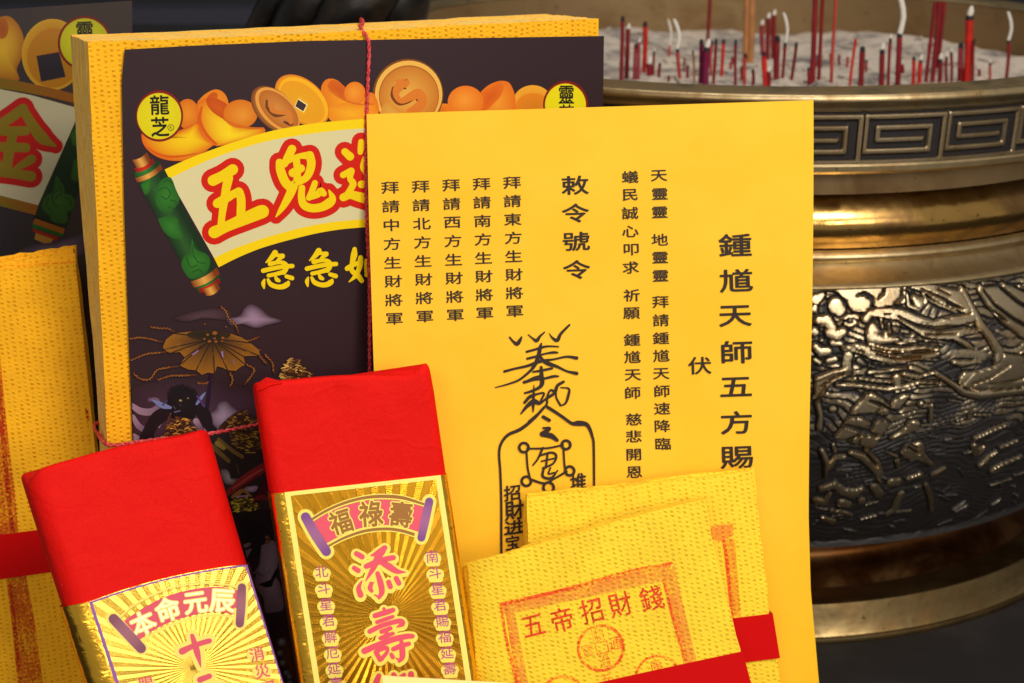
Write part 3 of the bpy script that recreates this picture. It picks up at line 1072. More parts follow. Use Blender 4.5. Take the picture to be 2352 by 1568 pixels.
# incense sticks: (x top, y top, x foot, y foot, width, colour, tip)
DR, BR_, MG, PK, OR_, TN = C(128, 16, 24), C(196, 30, 14), C(112, 2, 58), C(150, 50, 58), C(176, 58, 48), C(178, 120, 70)
BLK = C(32, 22, 28)
Q1, Q2 = Zm(2300, 0, 2.6133), Zm(3100, 0, 2.6606)
sticks = [
    (Q1, 322, 160, 305, 792, 40, DR, "b", "dark red"), (Q1, 375, 290, 360, 796, 44, DR, "w", "dark red"), (Q1, 455, 440, 440, 802, 36, PK, "b", "rosy red"), (Q1, 487, 425, 478, 806, 32, PK, "w", "rosy red"),
    (Q1, 550, 215, 535, 735, 44, BR_, "b", "orange red"), (Q1, 588, 640, 588, 812, 58, DR, "bw", "dark red"), (Q1, 640, 510, 632, 770, 22, DR, "bw", "dark red"),
    (Q1, 800, 455, 790, 640, 22, OR_, "W", "dull orange"), (Q1, 788, 765, 786, 826, 24, DR, "b", "dark red"), (Q1, 875, 480, 905, 834, 36, OR_, "bW", "dull orange"),
    (Q1, 1035, 505, 1048, 842, 20, TN, "b", "tan"), (Q1, 1122, 395, 1112, 846, 42, MG, "b", "magenta"), (Q1, 1178, 470, 1160, 850, 62, MG, "bw", "magenta"), (Q1, 1212, -60, 1180, 470, 34, DR, "", "dark red"),
    (Q1, 1232, 410, 1218, 770, 26, OR_, "b", "dull orange"), (Q1, 1272, 390, 1242, 846, 30, DR, "b", "dark red"), (Q1, 1350, 395, 1325, 780, 32, BR_, "b", "orange red"), (Q1, 1470, 400, 1468, 862, 28, DR, "b", "dark red"),
    (Q1, 1585, -60, 1565, 640, 60, TN, "", "tan"), (Q1, 1635, -60, 1620, 640, 60, TN, "", "tan"), (Q1, 1568, 540, 1560, 864, 34, OR_, "b", "dull orange"), (Q1, 1645, 700, 1645, 866, 30, DR, "b", "dark red"),
    (Q1, 1735, 250, 1745, 560, 44, PK, "w", "rosy red"), (Q1, 1800, 180, 1790, 600, 44, DR, "w", "dark red"), (Q1, 1858, 150, 1850, 590, 44, DR, "w", "dark red"),
    (Q1, 1755, 525, 1775, 868, 48, BR_, "b", "orange red"), (Q1, 1802, 720, 1800, 870, 44, DR, "bw", "dark red"), (Q1, 1895, 360, 1885, 872, 58, DR, "b", "dark red"), (Q1, 1975, 415, 1940, 872, 30, DR, "bW", "dark red"),
    (Q1, 2090, 425, 2025, 872, 30, DR, "b", "dark red"),
    (Q2, 195, -60, 160, 888, 52, DR, "", "dark red"), (Q2, 270, -60, 225, 888, 36, DR, "", "dark red"), (Q2, 410, -60, 355, 870, 32, OR_, "", "dull orange"), (Q2, 125, 700, 135, 888, 40, DR, "b", "dark red"),
    (Q2, 612, 400, 548, 888, 28, BR_, "", "orange red"), (Q2, 682, 478, 662, 888, 54, DR, "b", "dark red"), (Q2, 885, 500, 875, 884, 50, DR, "bw", "dark red"), (Q2, 970, 385, 945, 882, 30, DR, "bw", "dark red"),
    (Q2, 1065, 330, 1045, 878, 54, DR, "bW", "dark red"), (Q2, 1213, 585, 1205, 874, 36, BR_, "b", "orange red"), (Q2, 1282, 610, 1268, 872, 42, BR_, "bw", "orange red"),
    (Q2, 1435, 20, 1335, 850, 36, DR, "", "dark red"), (Q2, 1480, 15, 1400, 860, 44, DR, "", "dark red"), (Q2, 1530, 12, 1455, 700, 40, DR, "", "dark red"), (Q2, 1485, 600, 1478, 858, 44, DR, "bw", "dark red"), (Q2, 1550, 575, 1550, 856, 28, DR, "bw", "dark red"),
    (Q2, 1598, 525, 1602, 852, 28, DR, "bw", "dark red"), (Q2, 1700, 440, 1690, 846, 54, PK, "b", "rosy red"), (Q2, 1790, 150, 1765, 840, 74, BR_, "bw", "orange red"), (Q2, 1835, 400, 1825, 830, 24, DR, "b", "dark red"), (Q2, 1700, 700, 1695, 848, 50, DR, "", "dark red"),
    (Q2, 2195, 400, 2170, 808, 32, DR, "bW", "dark red")]


for k_ in range(18):                                     # burnt-down stubs
    win_ = (Q1, Q2)[k_ % 2]
    x_, yb_ = RNG.uniform(180, 2250), RNG.uniform(640, 830)
    sticks.append((win_, x_ + RNG.normal(0, 12), yb_ - RNG.uniform(60, 200), x_, yb_, RNG.uniform(18, 30), (DR, OR_, PK)[k_ % 3], ("b", "", "b", "bw")[k_ % 4], ("dark red", "dull orange", "rosy red")[k_ % 3]))


def ash_hit(p):
    d = ray(p)
    t = (0.3145 - CAM.z) / d.z
    for _ in range(6):
        q = CAM + d * t
        t = (ash_z(q.x - AX, q.y - AY) - CAM.z) / d.z
    q = CAM + d * t
    r_ = math.hypot(q.x - AX, q.y - AY)
    if r_ > 0.252:                                   # keep the foot inside the pot
        q.x, q.y = AX + (q.x - AX) * 0.252 / r_, AY + (q.y - AY) * 0.252 / r_
        q.z = ash_z(q.x - AX, q.y - AY)
    return q


order = sorted(range(len(sticks)), key=lambda i: sticks[i][0](sticks[i][3], 0)[0])
ORD = ["first", "second", "third", "fourth", "fifth", "sixth", "seventh", "eighth", "ninth", "tenth", "eleventh", "twelfth", "thirteenth", "fourteenth", "fifteenth", "sixteenth", "seventeenth", "eighteenth", "nineteenth", "twentieth"]
count, total = {}, {}
def kind_of(s_):
    cn, tip = s_[8], s_[7]
    tall = "tall" if s_[2] < 180 else ("short" if s_[4] - s_[2] < 260 else "medium")
    tp = {"": "plain stick", "b": "stick with black tip", "w": "stick with white tip", "bw": "stick with ashy black tip", "W": "stick with white ash curl", "bW": "stick with long ash curl"}[tip]
    return f"{tall} {cn} incense {tp}"
for i in order:
    total[kind_of(sticks[i])] = total.get(kind_of(sticks[i]), 0) + 1
for i in order:
    win, x0, y0, x1, y1, w_, col, tip, cn = sticks[i]
    foot = ash_hit(win(x1, y1))
    d = ray(win(x0, y0))
    top = CAM + d * (foot.y / d.y)
    dep = (foot - CAM).dot(FWD)
    rad = win.r(w_) / 2 * dep / FPX * 1.08
    ax = (top - foot)
    L_ = ax.length
    ax.normalize()
    kd = kind_of(sticks[i])
    count[kd] = count.get(kd, 0) + 1
    lab = kd + (", only one in the ash" if total[kd] == 1 else f", {ORD[count[kd] - 1]} such from the left")
    b = MB()
    nseg = 9
    pts_, cols, rr = [], [], []
    lean = Vector((RNG.normal(0, .00025), RNG.normal(0, .00025), 0))
    for k_ in range(nseg + 1):
        t = k_ / nseg
        pts_.append(tuple(ax * (L_ * t) + lean * math.sin(math.pi * t) - (Vector((0, 0, .004)) if k_ == 0 else Vector())))
        rr.append(rad * (1 + RNG.normal(0, .05)))
        cols.append(mixc(col, tuple(q * 0.72 for q in col), RNG.uniform(0, 1)))
    if "b" in tip:
        tl = min(0.004, L_ * 0.2)
        pts_[-1] = tuple(ax * (L_ - tl)); 
        pts_ += [tuple(ax * (L_ - tl * 0.95)), tuple(ax * (L_ - tl * 0.3)), tuple(ax * L_)]
        rr += [rad, rad * 0.9, rad * 0.55]
        cols += [BLK, BLK, BLK]
    b.tube(pts_, rr, 10, col=cols)
    so = b.build("incense_stick", M_stick, M=Matrix.Translation(foot))
    tag(so, lab, "incense stick", "incense sticks standing in the ash")
    if "w" in tip.lower():
        a = MB()
        if "W" in tip:
            side = -1 if i % 2 else 1
            hgt_ = 0.030 if w_ > 50 else 0.020
            q = [tuple(ax * L_ + Vector((rad * 0.1 * side, 0, -0.001))), tuple(ax * L_ + Vector((rad * 0.9, 0, hgt_ * 0.35))), tuple(ax * L_ + Vector((-rad * 0.2, 0, hgt_ * 0.7))), tuple(ax * L_ + Vector((-rad * 2.2, 0, hgt_)))]
            q = catmull(q, 0.003)
            a.tube(q, [rad * 0.95] * (len(q) - 1) + [rad * 0.6], 8)
        else:
            q = [tuple(ax * (L_ - 0.0006)), tuple(ax * (L_ + rad * 0.9) + Vector((rad * .3, 0, 0))), tuple(ax * (L_ + rad * 2.2) + Vector((rad * .5, 0, 0)))]
            a.tube(q, [rad * 0.7, rad * 0.8, rad * 0.3], 8)
        a.build("ash_tip", M_ashtip, so)

# fallen curls of burnt ash lying on the ash bed are part of it: a few low lumps
# ------------------------------------------------------------------ far dark rail behind, top left
b = MB()
d0, d1 = ray((250, 72)), ray((700, 44))
pA, pB = CAM + d0 * (1.62 / d0.y), CAM + d1 * (1.75 / d1.y)
b.box(-0.5, 0.5, -0.02, 0.02, 0, 0.016)
b.box(-0.5, -0.47, -0.016, 0.016, -pA.z, 0.001)
b.box(0.47, 0.5, -0.016, 0.016, -pA.z, 0.001)
rl = b.build("shelf_rail", M_rail, M=Matrix.Translation(((pA.x + pB.x) / 2, 1.70, pA.z)), smooth=False)
tag(rl, "dark bluish rail crossing the shadow behind the paper stacks", "rail")
# ------------------------------------------------------------------ papers
def polyline_uv(S, pts, to_table):
    q = [S.uv(p) for p in pts]
    if to_table:
        a, b = q[-2], q[-1]
        du, dv = b[0] - a[0], b[1] - a[1]
        k = 0.0
        for _ in range(4):
            u = b[0] + du * k
            k = (S.table_v(u) + 0.0006 - b[1]) / dv
        q.append((b[0] + du * k, b[1] + dv * k))
    return q


def at_len(q, t):
    d = [0.0]
    for a, b in zip(q, q[1:]):
        d.append(d[-1] + math.hypot(b[0] - a[0], b[1] - a[1]))
    x = t * d[-1]
    for i in range(len(q) - 1):
        if x <= d[i + 1] + 1e-12:
            k = (x - d[i]) / max(1e-12, d[i + 1] - d[i])
            return (q[i][0] + (q[i + 1][0] - q[i][0]) * k, q[i][1] + (q[i + 1][1] - q[i][1]) * k)
    return q[-1]


def slab(mb, S, L, R, T, nu=24, nv=40, top=None, wf=None, w0=0.0, to_table=True, col=(1, 1, 1), m=(0, 1), shrink=0.0, rag=0.0, shift=(0, 0)):
    """a sheet or block between a left and a right edge traced top to bottom; front at w0, back at w0 - T"""
    l, r = polyline_uv(S, L, to_table), polyline_uv(S, R, to_table)
    tp = [S.uv(p) for p in top] if top else None
    F, B = [], []
    nz = RNG.normal(0, 1, (nv + 1, 2)) * rag
    nt = RNG.normal(0, 1, nu + 1) * rag
    for j in range(nv + 1):
        t = j / nv
        a, b = at_len(l, t), at_len(r, t)
        fr, bk = [], []
        for i in range(nu + 1):
            s = i / nu
            u, v = a[0] + (b[0] - a[0]) * s, a[1] + (b[1] - a[1]) * s
            if tp:
                c = at_len(tp, s)
                fade = (1 - t) ** 6
                l0, r0 = l[0], r[0]
                u += (c[0] - (l0[0] + (r0[0] - l0[0]) * s)) * fade
                v += (c[1] - (l0[1] + (r0[1] - l0[1]) * s)) * fade
            if shrink:
                u += shrink * (1 - 2 * s)
                v -= shrink * (1 if j == 0 else 0)
            if i == 0:
                u += nz[j, 0]
            if i == nu:
                u += nz[j, 1]
            if j == 0:
                v += nt[i]
            u, v = u + shift[0], v + shift[1] * (1 - t)
            w = w0 + (wf(u, v) if wf else 0)
            fr.append((u, v, w))
            bk.append((u, v, w - T))
        F.append(fr)
        B.append(bk)
    mb.grid(F, m[0], col, flip=True)
    mb.grid(B, m[1], col)
    # rims with their own vertices; texture runs along the edge
    def rim(fr, bk, flip):
        d = 0
        uvs = [[], []]
        for k, p in enumerate(fr):
            if k:
                d += math.hypot(p[0] - fr[k - 1][0], p[1] - fr[k - 1][1])
            uvs[0].append((w0 + 0.3, d * 0.12)); uvs[1].append((w0 - T + 0.3, d * 0.12))
        mb.grid([fr, bk], m[1], col, uvs=uvs, flip=flip)
    rim(F[0], B[0], False)
    rim(F[-1], B[-1], True)
    rim([x[0] for x in F], [x[0] for x in B], True)
    rim([x[-1] for x in F], [x[-1] for x in B], False)
    return F


# ================================================================ main bundle
S1 = Sheet((201, 96), 0.70, 4.5, 22, base_px=620)
R1, R2, R8, R9 = Zm(740, 500, 2352 / 720), Zm(980, 940, 4.9), Zm(520, 330, 2352 / 660), Zm(1180, 200, 2352 / 1160)
R10, R11, R12, ZA = Zm(450, 1100, 2.24), Zm(500, 1500, 1520 / 630), Zm(800, 2000, 2.39), Zm(400, 80, 1511 / 1060)
bundle = root("joss_paper_bundle", "tall thick bundle of yellow paper with black printed cover card, tied with red string", "paper bundle", S1.M, "card-fronted paper bundles")
mb = MB()
LE, RE = [(201, 96), (213, 340), (226, 590), (246, 1010)], [(1374, 43), (1376, 400), (1378, 900)]
TOPE = [(201, 96), (430, 89), (700, 77), (950, 64), (1180, 52), (1374, 43)]
NL = 16
vS = S1.uv((243, 1016))[1]


def squeeze(v):                                   # the cross string pulls the stack thinner where it is tied
    return 1.0 - 0.58 * math.exp(-((v - vS) / 0.085) ** 2)


for k in range(NL):
    slab(mb, S1, LE, RE, 0.00428, 30, 36, TOPE, w0=-k * 0.0043, rag=0.00012, shift=(RNG.normal(0, 0.00012), RNG.normal(0, 0.00012)), m=(0, 1),
         wf=lambda u, v, k=k: 0.0043 * k * (1 - squeeze(v)))
mb.build("paper_stack", [M_crepe, M_edge], bundle)

mb = MB()
BG = C(48, 29, 33)
CL = [(285, 113), (278, 185), (281, 330), (284, 480), (295, 800), (303, 1005)]
CR = [(1385, 82), (1383, 243), (1384, 700), (1386, 1000)]
CT = [(285, 113), (440, 104), (700, 93), (1000, 88), (1385, 82)]


def card_w(u, v):
    return 0.0012 + 0.0006 * math.sin(u * 18 + 1.0)


slab(mb, S1, CL, CR, 0.0004, 40, 60, CT, wf=card_w, w0=0.0006, col=BG, m=(0, 0))
pr = Print(S1, mb, 0.0006 + 0.00015, card_w)
_v0 = pr.v


def clamp_v(p, col, dz=0.0):
    xl = np.interp(p[1], [113, 185, 330, 480, 800, 1005, 1700], [286, 279.5, 282.5, 285.5, 296.5, 304.5, 330])
    return _v0((min(max(p[0], xl), 1383.0), p[1]), col, dz)


pr.v = clamp_v
OY, OO, OD = C(242, 196, 20), C(226, 122, 12), C(196, 74, 6)
# -- coins and boat-shaped ingots behind the banner
pr.ell(R9(1800, 405), R9.r(158), R9.r(142), C(226, 140, 30), C(232, 160, 40))
pr.ell(R9(1805, 430), R9.r(140), R9.r(105), C(206, 120, 20), C(222, 128, 18))
pr.star(R9.pl([(1390, 315), (1440, 270), (1500, 240), (1560, 228), (1615, 245), (1650, 310), (1665, 390), (1650, 500), (1500, 560), (1380, 520)]), C(235, 150, 40), C(222, 108, 14))
pr.star(R9.pl([(1400, 320), (1480, 268), (1545, 236), (1572, 280), (1545, 350), (1480, 420), (1420, 470), (1380, 470)]), C(206, 86, 10), C(220, 104, 16))
pr.star(R9.pl([(905, 500), (940, 445), (1000, 415), (1070, 408), (1140, 420), (1160, 520), (1000, 540)]), C(206, 92, 10), C(232, 128, 20))
pr.ell(R9(1270, 395), R9.r(142), R9.r(128), C(238, 150, 44), C(224, 114, 20), off=(-4, -6))
pr.ell(R9(815, 335), R9.r(280), R9.r(282), C(196, 120, 40), C(104, 52, 12), rings=10, pw=5)
pr.ell(R9(820, 335), R9.r(266), R9.r(266), C(226, 160, 60), C(232, 176, 74))
pr.ell(R9(822, 345), R9.r(238), R9.r(240), C(150, 84, 20), C(170, 98, 26))
pr.ell(R9(822, 348), R9.r(230), R9.r(232), C(226, 168, 66), C(196, 116, 32), off=(-6, 2), rings=8)
pr.star(R9.pl([(610, 560), (600, 470), (640, 400), (720, 440), (800, 520), (780, 570)]), C(214, 168, 70), C(206, 138, 46))
ds = C(112, 56, 16)
pr.stroke(R9.st([(705, 290, 20), (692, 350, 14), (740, 408, 12), (810, 400, 9), (870, 366, 9), (888, 385, 6)]), ds)
pr.stroke(R9.st([(745, 235, 22), (800, 240, 30), (740, 280, 36), (720, 335, 24), (760, 385, 22), (840, 350, 34), (900, 330, 40), (930, 390, 34), (890, 440, 38), (830, 470, 26)]), C(212, 118, 34))
pr.stroke(R9.st([(720, 226, 6), (735, 222, 8)]), C(212, 118, 34))
pr.ell(R9(790, 288), R9.r(12), R9.r(7), ds)
pr.star(R9.pl([(130, 340), (132, 270), (165, 220), (215, 210), (270, 232), (330, 290), (420, 330), (545, 330), (570, 500), (330, 560), (230, 515), (165, 440)]), C(240, 166, 22), C(220, 112, 14), R9(400, 470))
pr.star(R9.pl([(180, 262), (205, 225), (260, 230), (330, 290), (345, 340), (330, 385), (250, 335), (190, 290)]), C(196, 84, 8), C(206, 92, 10))
pr.ell(R9(395, 325), R9.r(84), R9.r(90), C(234, 150, 40), C(224, 116, 20), off=(-3, -3))
pr.stroke(R9.st([(190, 300, 4), (260, 350, 6), (350, 395, 7), (440, 412, 6), (545, 410, 5)]), C(206, 104, 12))
pr.star(R9.pl([(150, 430), (230, 420), (330, 400), (440, 415), (545, 412), (560, 560), (240, 560)]), C(240, 168, 24), C(226, 130, 14))
pr.ell(ZA(1098, 440), ZA.r(176), ZA.r(112), C(236, 176, 30), C(214, 118, 14), rot=42, rings=10, pw=4)
pr.ell(ZA(1106, 440), ZA.r(160), ZA.r(100), C(238, 186, 26), C(240, 170, 20), rot=42)
pr.ell(ZA(1100, 448), ZA.r(146), ZA.r(88), C(222, 158, 14), C(226, 150, 16), rot=42)
pr.poly(ZA.pl([(1080, 408), (1140, 455), (1110, 524), (1045, 478)]), C(230, 160, 20))
pr.poly(ZA.pl([(1078, 428), (1128, 462), (1108, 506), (1054, 474)]), C(240, 226, 150))
pr.poly(ZA.pl([(1076, 434), (1122, 465), (1104, 500), (1060, 472)]), C(58, 40, 40))
# left ingots
pr.ell(R8(735, 395), R8.r(160), R8.r(208), C(226, 136, 24), C(206, 104, 10))
pr.star(R8.pl([(95, 670), (110, 780), (180, 890), (300, 980), (450, 1032), (600, 1045), (720, 1030), (1000, 905), (1100, 830), (1010, 760), (920, 640), (868, 512), (760, 575), (600, 645), (380, 740), (200, 700)]), C(238, 196, 8), C(214, 92, 4), R8(760, 720), 10, pw=1.8)
pr.stroke(R8.st([(180, 860, 10), (320, 945, 16), (480, 985, 18), (680, 975, 14), (860, 935, 6)]), C(206, 84, 6))
pr.stroke(R8.st([(600, 640, 8), (740, 580, 10), (868, 515, 5)]), C(206, 92, 8))
pr.star(R8.pl([(868, 232), (950, 142), (1050, 76), (1130, 54), (1212, 82), (1270, 150), (1300, 250), (1270, 300), (1100, 330), (930, 300)]), C(226, 140, 22), C(218, 118, 10))
pr.star(R8.pl([(1000, 165), (1060, 105), (1110, 92), (1150, 120), (1142, 172), (1080, 165)]), C(188, 78, 4), C(196, 84, 6))
pr.star(R8.pl([(862, 250), (930, 205), (985, 178), (1100, 160), (1200, 205), (1290, 275), (1360, 480), (1560, 580), (1790, 590), (1760, 680), (1400, 790), (1180, 836), (1100, 826), (980, 740), (905, 600), (868, 460)]), C(240, 204, 20), C(214, 96, 6), R8(1340, 700), 10, pw=1.7)
pr.star(R8.pl([(985, 195), (1010, 168), (1100, 165), (1200, 215), (1290, 285), (1300, 480), (1250, 478), (1100, 385), (1010, 280)]), C(200, 84, 6), C(190, 72, 2))
pr.stroke(R8.st([(930, 300, 14), (900, 460, 22), (950, 600, 20), (1030, 720, 20), (1130, 810, 14)]), C(206, 80, 4))
pr.ell(R8(1465, 395), R8.r(235), R8.r(198), C(224, 142, 40), C(208, 108, 10), off=(6, 4))
pr.stroke(R8.st([(1240, 475, 10), (1400, 545, 12), (1600, 588, 14), (1780, 590, 10)]), C(204, 96, 8))
pr.poly(R8.pl([(985, 905), (1090, 828), (1130, 850)]), BG)
pr.ell(ZA(948, 492), ZA.r(162), ZA.r(98), C(180, 110, 40), C(112, 56, 22), rot=45, rings=10, pw=4)
pr.ell(ZA(962, 490), ZA.r(152), ZA.r(86), C(206, 134, 50), C(224, 150, 60), rot=45)
pr.ell(ZA(968, 492), ZA.r(138), ZA.r(72), C(206, 134, 60), C(178, 98, 24), rot=45)
pr.stroke(ZA.st([(902, 440, 6), (905, 480, 8), (945, 520, 10), (985, 520, 8), (1006, 512, 8)]), C(110, 56, 20))
pr.stroke(ZA.st([(940, 455, 10), (930, 490, 12), (965, 505, 12), (1020, 510, 14), (1035, 560, 12)]), C(206, 118, 38))
pr.stroke(ZA.st([(1000, 558, 6), (1030, 572, 8), (1046, 570, 4)]), C(100, 46, 22))
# -- banner
YB, CRM = C(240, 204, 0), C(214, 202, 150)
up_ = [(338, 822), (470, 762), (600, 712), (750, 660), (900, 615), (1050, 584), (1200, 562), (1330, 550), (1450, 541), (1700, 528)]
in_ = [(364, 872), (480, 815), (600, 762), (750, 708), (900, 666), (1050, 638), (1200, 616), (1330, 602), (1450, 594), (1700, 582)]
lo_ = [(612, 1312), (700, 1268), (800, 1230), (900, 1197), (1000, 1168), (1120, 1138), (1250, 1114), (1370, 1102), (1480, 1094), (1700, 1084)]
bo_ = [(637, 1362), (740, 1310), (850, 1264), (950, 1232), (1050, 1205), (1180, 1174), (1300, 1154), (1400, 1144), (1480, 1139), (1700, 1130)]
for a_, b_2, c_ in ((up_, in_, YB), (in_, lo_, CRM), (lo_, bo_, YB)):
    qa, qb = catmull(ZA.pl(a_), 5), catmull(ZA.pl(b_2), 5)
    nn = max(len(qa), len(qb))
    A = [qa[int(i * (len(qa) - 1) / (nn - 1))] for i in range(nn)]
    B_ = [qb[int(i * (len(qb) - 1) / (nn - 1))] for i in range(nn)]
    ia, ib = [pr.v(p, c_) for p in A], [pr.v(p, c_) for p in B_]
    for i in range(nn - 1):
        mb.face((ia[i], ib[i], ib[i + 1], ia[i + 1]), 0)
    pr.up(3)
# -- green roller of the banner
A0, B0 = np.array(ZA(212, 772)), np.array(ZA(606, 1500))
ax_ = (B0 - A0); LN = np.linalg.norm(ax_); ax_ /= LN; pe_ = np.array([-ax_[1], ax_[0]])


def roller(t0, t1, hw, dark, light, curve=0.012):
    n_ = 13
    rows = []
    for t in (t0, t1):
        row = []
        for i in range(n_):
            s_ = -1 + 2 * i / (n_ - 1)
            q = A0 + ax_ * LN * (t + curve * (1 - s_ * s_) * 1.2) + pe_ * s_ * ZA.r(hw)
            sh = max(0.0, 1 - abs(s_ - 0.15) * 1.25)
            row.append(pr.v(tuple(q), mixc(dark, light, sh)))
        rows.append(row)
    for i in range(n_ - 1):
        mb.face((rows[0][i + 1], rows[0][i], rows[1][i], rows[1][i + 1]), 0)
    pr.up(2)


GD, GL, GRD, GRL = C(120, 50, 8), C(226, 160, 70), C(18, 44, 18), C(42, 84, 34)
roller(0.90, 0.955, 76, C(18, 54, 20), C(50, 120, 44)); roller(0.93, 0.965, 64, C(120, 16, 4), C(206, 40, 14)); roller(0.945, 1.0, 44, GD, GL)
roller(0.085, 0.91, 78, GRD, GRL)
for blob in ([(205, 905), (258, 868), (262, 930), (230, 962)], [(290, 930), (320, 880), (370, 865), (400, 930), (420, 990), (380, 1050), (330, 1055), (290, 1010)],
             [(300, 1095), (350, 1080), (405, 1090), (420, 1140), (440, 1200), (380, 1200), (330, 1160)],
             [(480, 1290), (490, 1205), (510, 1260), (570, 1290), (590, 1330), (575, 1380), (520, 1420), (470, 1420), (430, 1350), (450, 1300)]):
    pr.star(ZA.pl(blob), C(48, 116, 32), C(34, 90, 26))
for sw in ([(300, 940, 3), (340, 920, 3), (370, 950, 3), (350, 985, 3), (320, 970, 3)], [(370, 990, 3), (400, 1000, 3), (395, 1035, 3), (360, 1030, 3)], [(500, 1230, 3), (495, 1280, 3), (520, 1330, 3), (560, 1340, 3)],
           [(460, 1310, 3), (480, 1360, 3), (520, 1350, 3)], [(490, 1390, 3), (530, 1375, 3), (550, 1400, 3)], [(330, 890, 3), (355, 880, 3), (385, 900, 3)]):
    pr.stroke(ZA.st(sw), C(26, 74, 22))
roller(0.865, 0.912, 82, GD, GL)
roller(0.075, 0.115, 80, GD, GL); roller(0.045, 0.082, 78, C(18, 54, 20), C(50, 120, 44)); roller(0.02, 0.052, 60, C(120, 16, 4), C(206, 40, 14)); roller(-0.035, 0.028, 46, GD, GL)
# -- round name badges
KB = C(26, 22, 8)
pr.ell(R8(345, 422), R8.r(328), R8.r(356), C(146, 30, 12), C(120, 18, 10), rings=8, pw=3)
pr.ell(R8(342, 425), R8.r(304), R8.r(320), C(222, 206, 12), C(212, 196, 6))
pr.text("龍", R8(348, 272), R8.r(262), R8.r(268), KB, rot=2, bold=0.022)
pr.text("芝", R8(355, 572), R8.r(250), R8.r(270), KB, rot=2, bold=0.024)
pr.ring(R8(503, 583), R8.r(42), R8.r(4), KB)
pr.text("R", R8(504, 583), R8.r(34), R8.r(48), KB, wid=True)
pr.ell(R9(2060, 415), R9.r(178), R9.r(186), C(146, 26, 12), C(120, 18, 10), rings=8, pw=3)
pr.ell(R9(2058, 420), R9.r(162), R9.r(170), C(230, 216, 16), C(226, 208, 8))
pr.text("靈", R9(2065, 338), R9.r(125), R9.r(150), KB, bold=0.02)
pr.text("芝", R9(2068, 490), R9.r(120), R9.r(150), KB, bold=0.02)
# -- large outlined title
pr.dw = 2.5e-6
REDH, YT = C(204, 26, 4), C(236, 200, 0)
wu = [[(275, 650, 68), (400, 588, 64), (525, 510, 68)], [(470, 620, 60), (440, 760, 54), (410, 950, 50), (388, 1100, 45), (375, 1250, 46)],
      [(330, 940, 58), (430, 880, 58), (545, 815, 50), (600, 790, 54)], [(610, 800, 54), (632, 900, 55), (628, 1060, 55), (622, 1150, 48)], [(292, 1305, 76), (450, 1232, 66), (650, 1145, 76), (850, 1060, 85), (900, 1042, 84)]]
gui = [[(1275, 250, 54), (1225, 350, 52), (1178, 440, 45)], [(1115, 418, 46), (1130, 520, 56), (1185, 660, 58), (1260, 745, 55)],
       [(1190, 415, 40), (1350, 345, 34), (1495, 330, 52)], [(1500, 330, 54), (1520, 430, 54), (1496, 540, 52), (1445, 620, 45), (1340, 670, 46), (1260, 715, 40)],
       [(1285, 552, 54), (1390, 495, 50)], [(1330, 390, 46), (1345, 540, 44), (1335, 660, 45)],
       [(1290, 720, 60), (1250, 820, 55), (1180, 950, 44), (1120, 1040, 28), (1073, 1108, 8)],
       [(1400, 742, 42), (1395, 860, 46), (1425, 955, 52), (1520, 998, 52), (1650, 985, 54), (1755, 925, 60), (1785, 865, 44), (1745, 775, 12)],
       [(1565, 680, 38), (1530, 780, 40), (1490, 868, 38)], [(1495, 865, 36), (1600, 822, 44), (1640, 780, 46), (1678, 815, 38)]]
yun = [[(1945, 285, 46), (2010, 345, 52)], [(1922, 580, 40), (2025, 528, 44)], [(2030, 530, 40), (2010, 620, 38), (2050, 690, 44), (2005, 780, 40), (1960, 850, 46)],
       [(1925, 862, 50), (2015, 830, 52), (2120, 855, 60), (2290, 900, 66)], [(2152, 160, 38), (2148, 240, 42), (2140, 290, 34)], [(2205, 370, 40), (2180, 480, 42), (2200, 560, 20)],
       [(2155, 698, 48), (2290, 690, 48)], [(2300, 300, 50), (2420, 290, 50)], [(2320, 480, 45), (2420, 470, 45)]]
for ch in (wu, gui, yun):
    for s_ in ch:
        pr.stroke(R1.st(s_), REDH, extra=R1.r(82))
for ch in (wu, gui, yun):
    for s_ in ch:
        pr.stroke(R1.st(s_), YT)
# -- small line of yellow writing
ji = [[(415, 190, 56), (340, 290, 46), (240, 375, 12)], [(430, 235, 36), (490, 240, 34), (555, 250, 48)], [(555, 255, 46), (500, 300, 36), (440, 365, 30)],
      [(320, 400, 46), (450, 375, 36), (560, 375, 38), (625, 420, 42), (620, 490, 50), (580, 565, 44)], [(190, 530, 44), (350, 492, 42), (550, 455, 42), (742, 440, 42)],
      [(290, 622, 38), (420, 595, 38), (570, 555, 45)], [(425, 655, 28), (450, 700, 42), (488, 720, 32)], [(212, 700, 20), (190, 770, 40), (205, 860, 18)],
      [(280, 698, 28), (330, 785, 44), (450, 835, 45), (570, 830, 50), (650, 780, 52), (665, 750, 32)], [(630, 637, 38), (735, 670, 44)]]
ru = [[(1925, 120, 42), (1915, 230, 62), (1880, 380, 46), (1865, 500, 44), (1905, 560, 50), (1990, 625, 52), (2062, 722, 44)], [(2040, 282, 46), (2030, 400, 56), (2000, 520, 46), (1930, 640, 40), (1818, 744, 10)],
      [(1785, 488, 48), (1880, 430, 45), (2020, 370, 40)], [(2142, 325, 25), (2132, 460, 25), (2145, 605, 25)], [(2150, 345, 40), (2290, 355, 40)], [(2150, 615, 38), (2290, 605, 40)], [(2290, 350, 36), (2285, 610, 36)]]
for s_ in ji:
    pr.stroke(R2.st(s_), YT)
    pr.stroke(R2.st([(x + 830, y - 38, r) for x, y, r in s_]), YT)
for s_ in ru:
    pr.stroke(R2.st(s_), YT)
# -- night scene lower down: clouds, parasol, little dark imp, heaps of coins
LIL = C(148, 120, 142)
HAZ = C(74, 48, 62)


def cloud(win, pts, c0=LIL, c1=BG, pw=1.6):
    pr.star(win.pl(pts), c0, c1, rings=8, pw=pw)


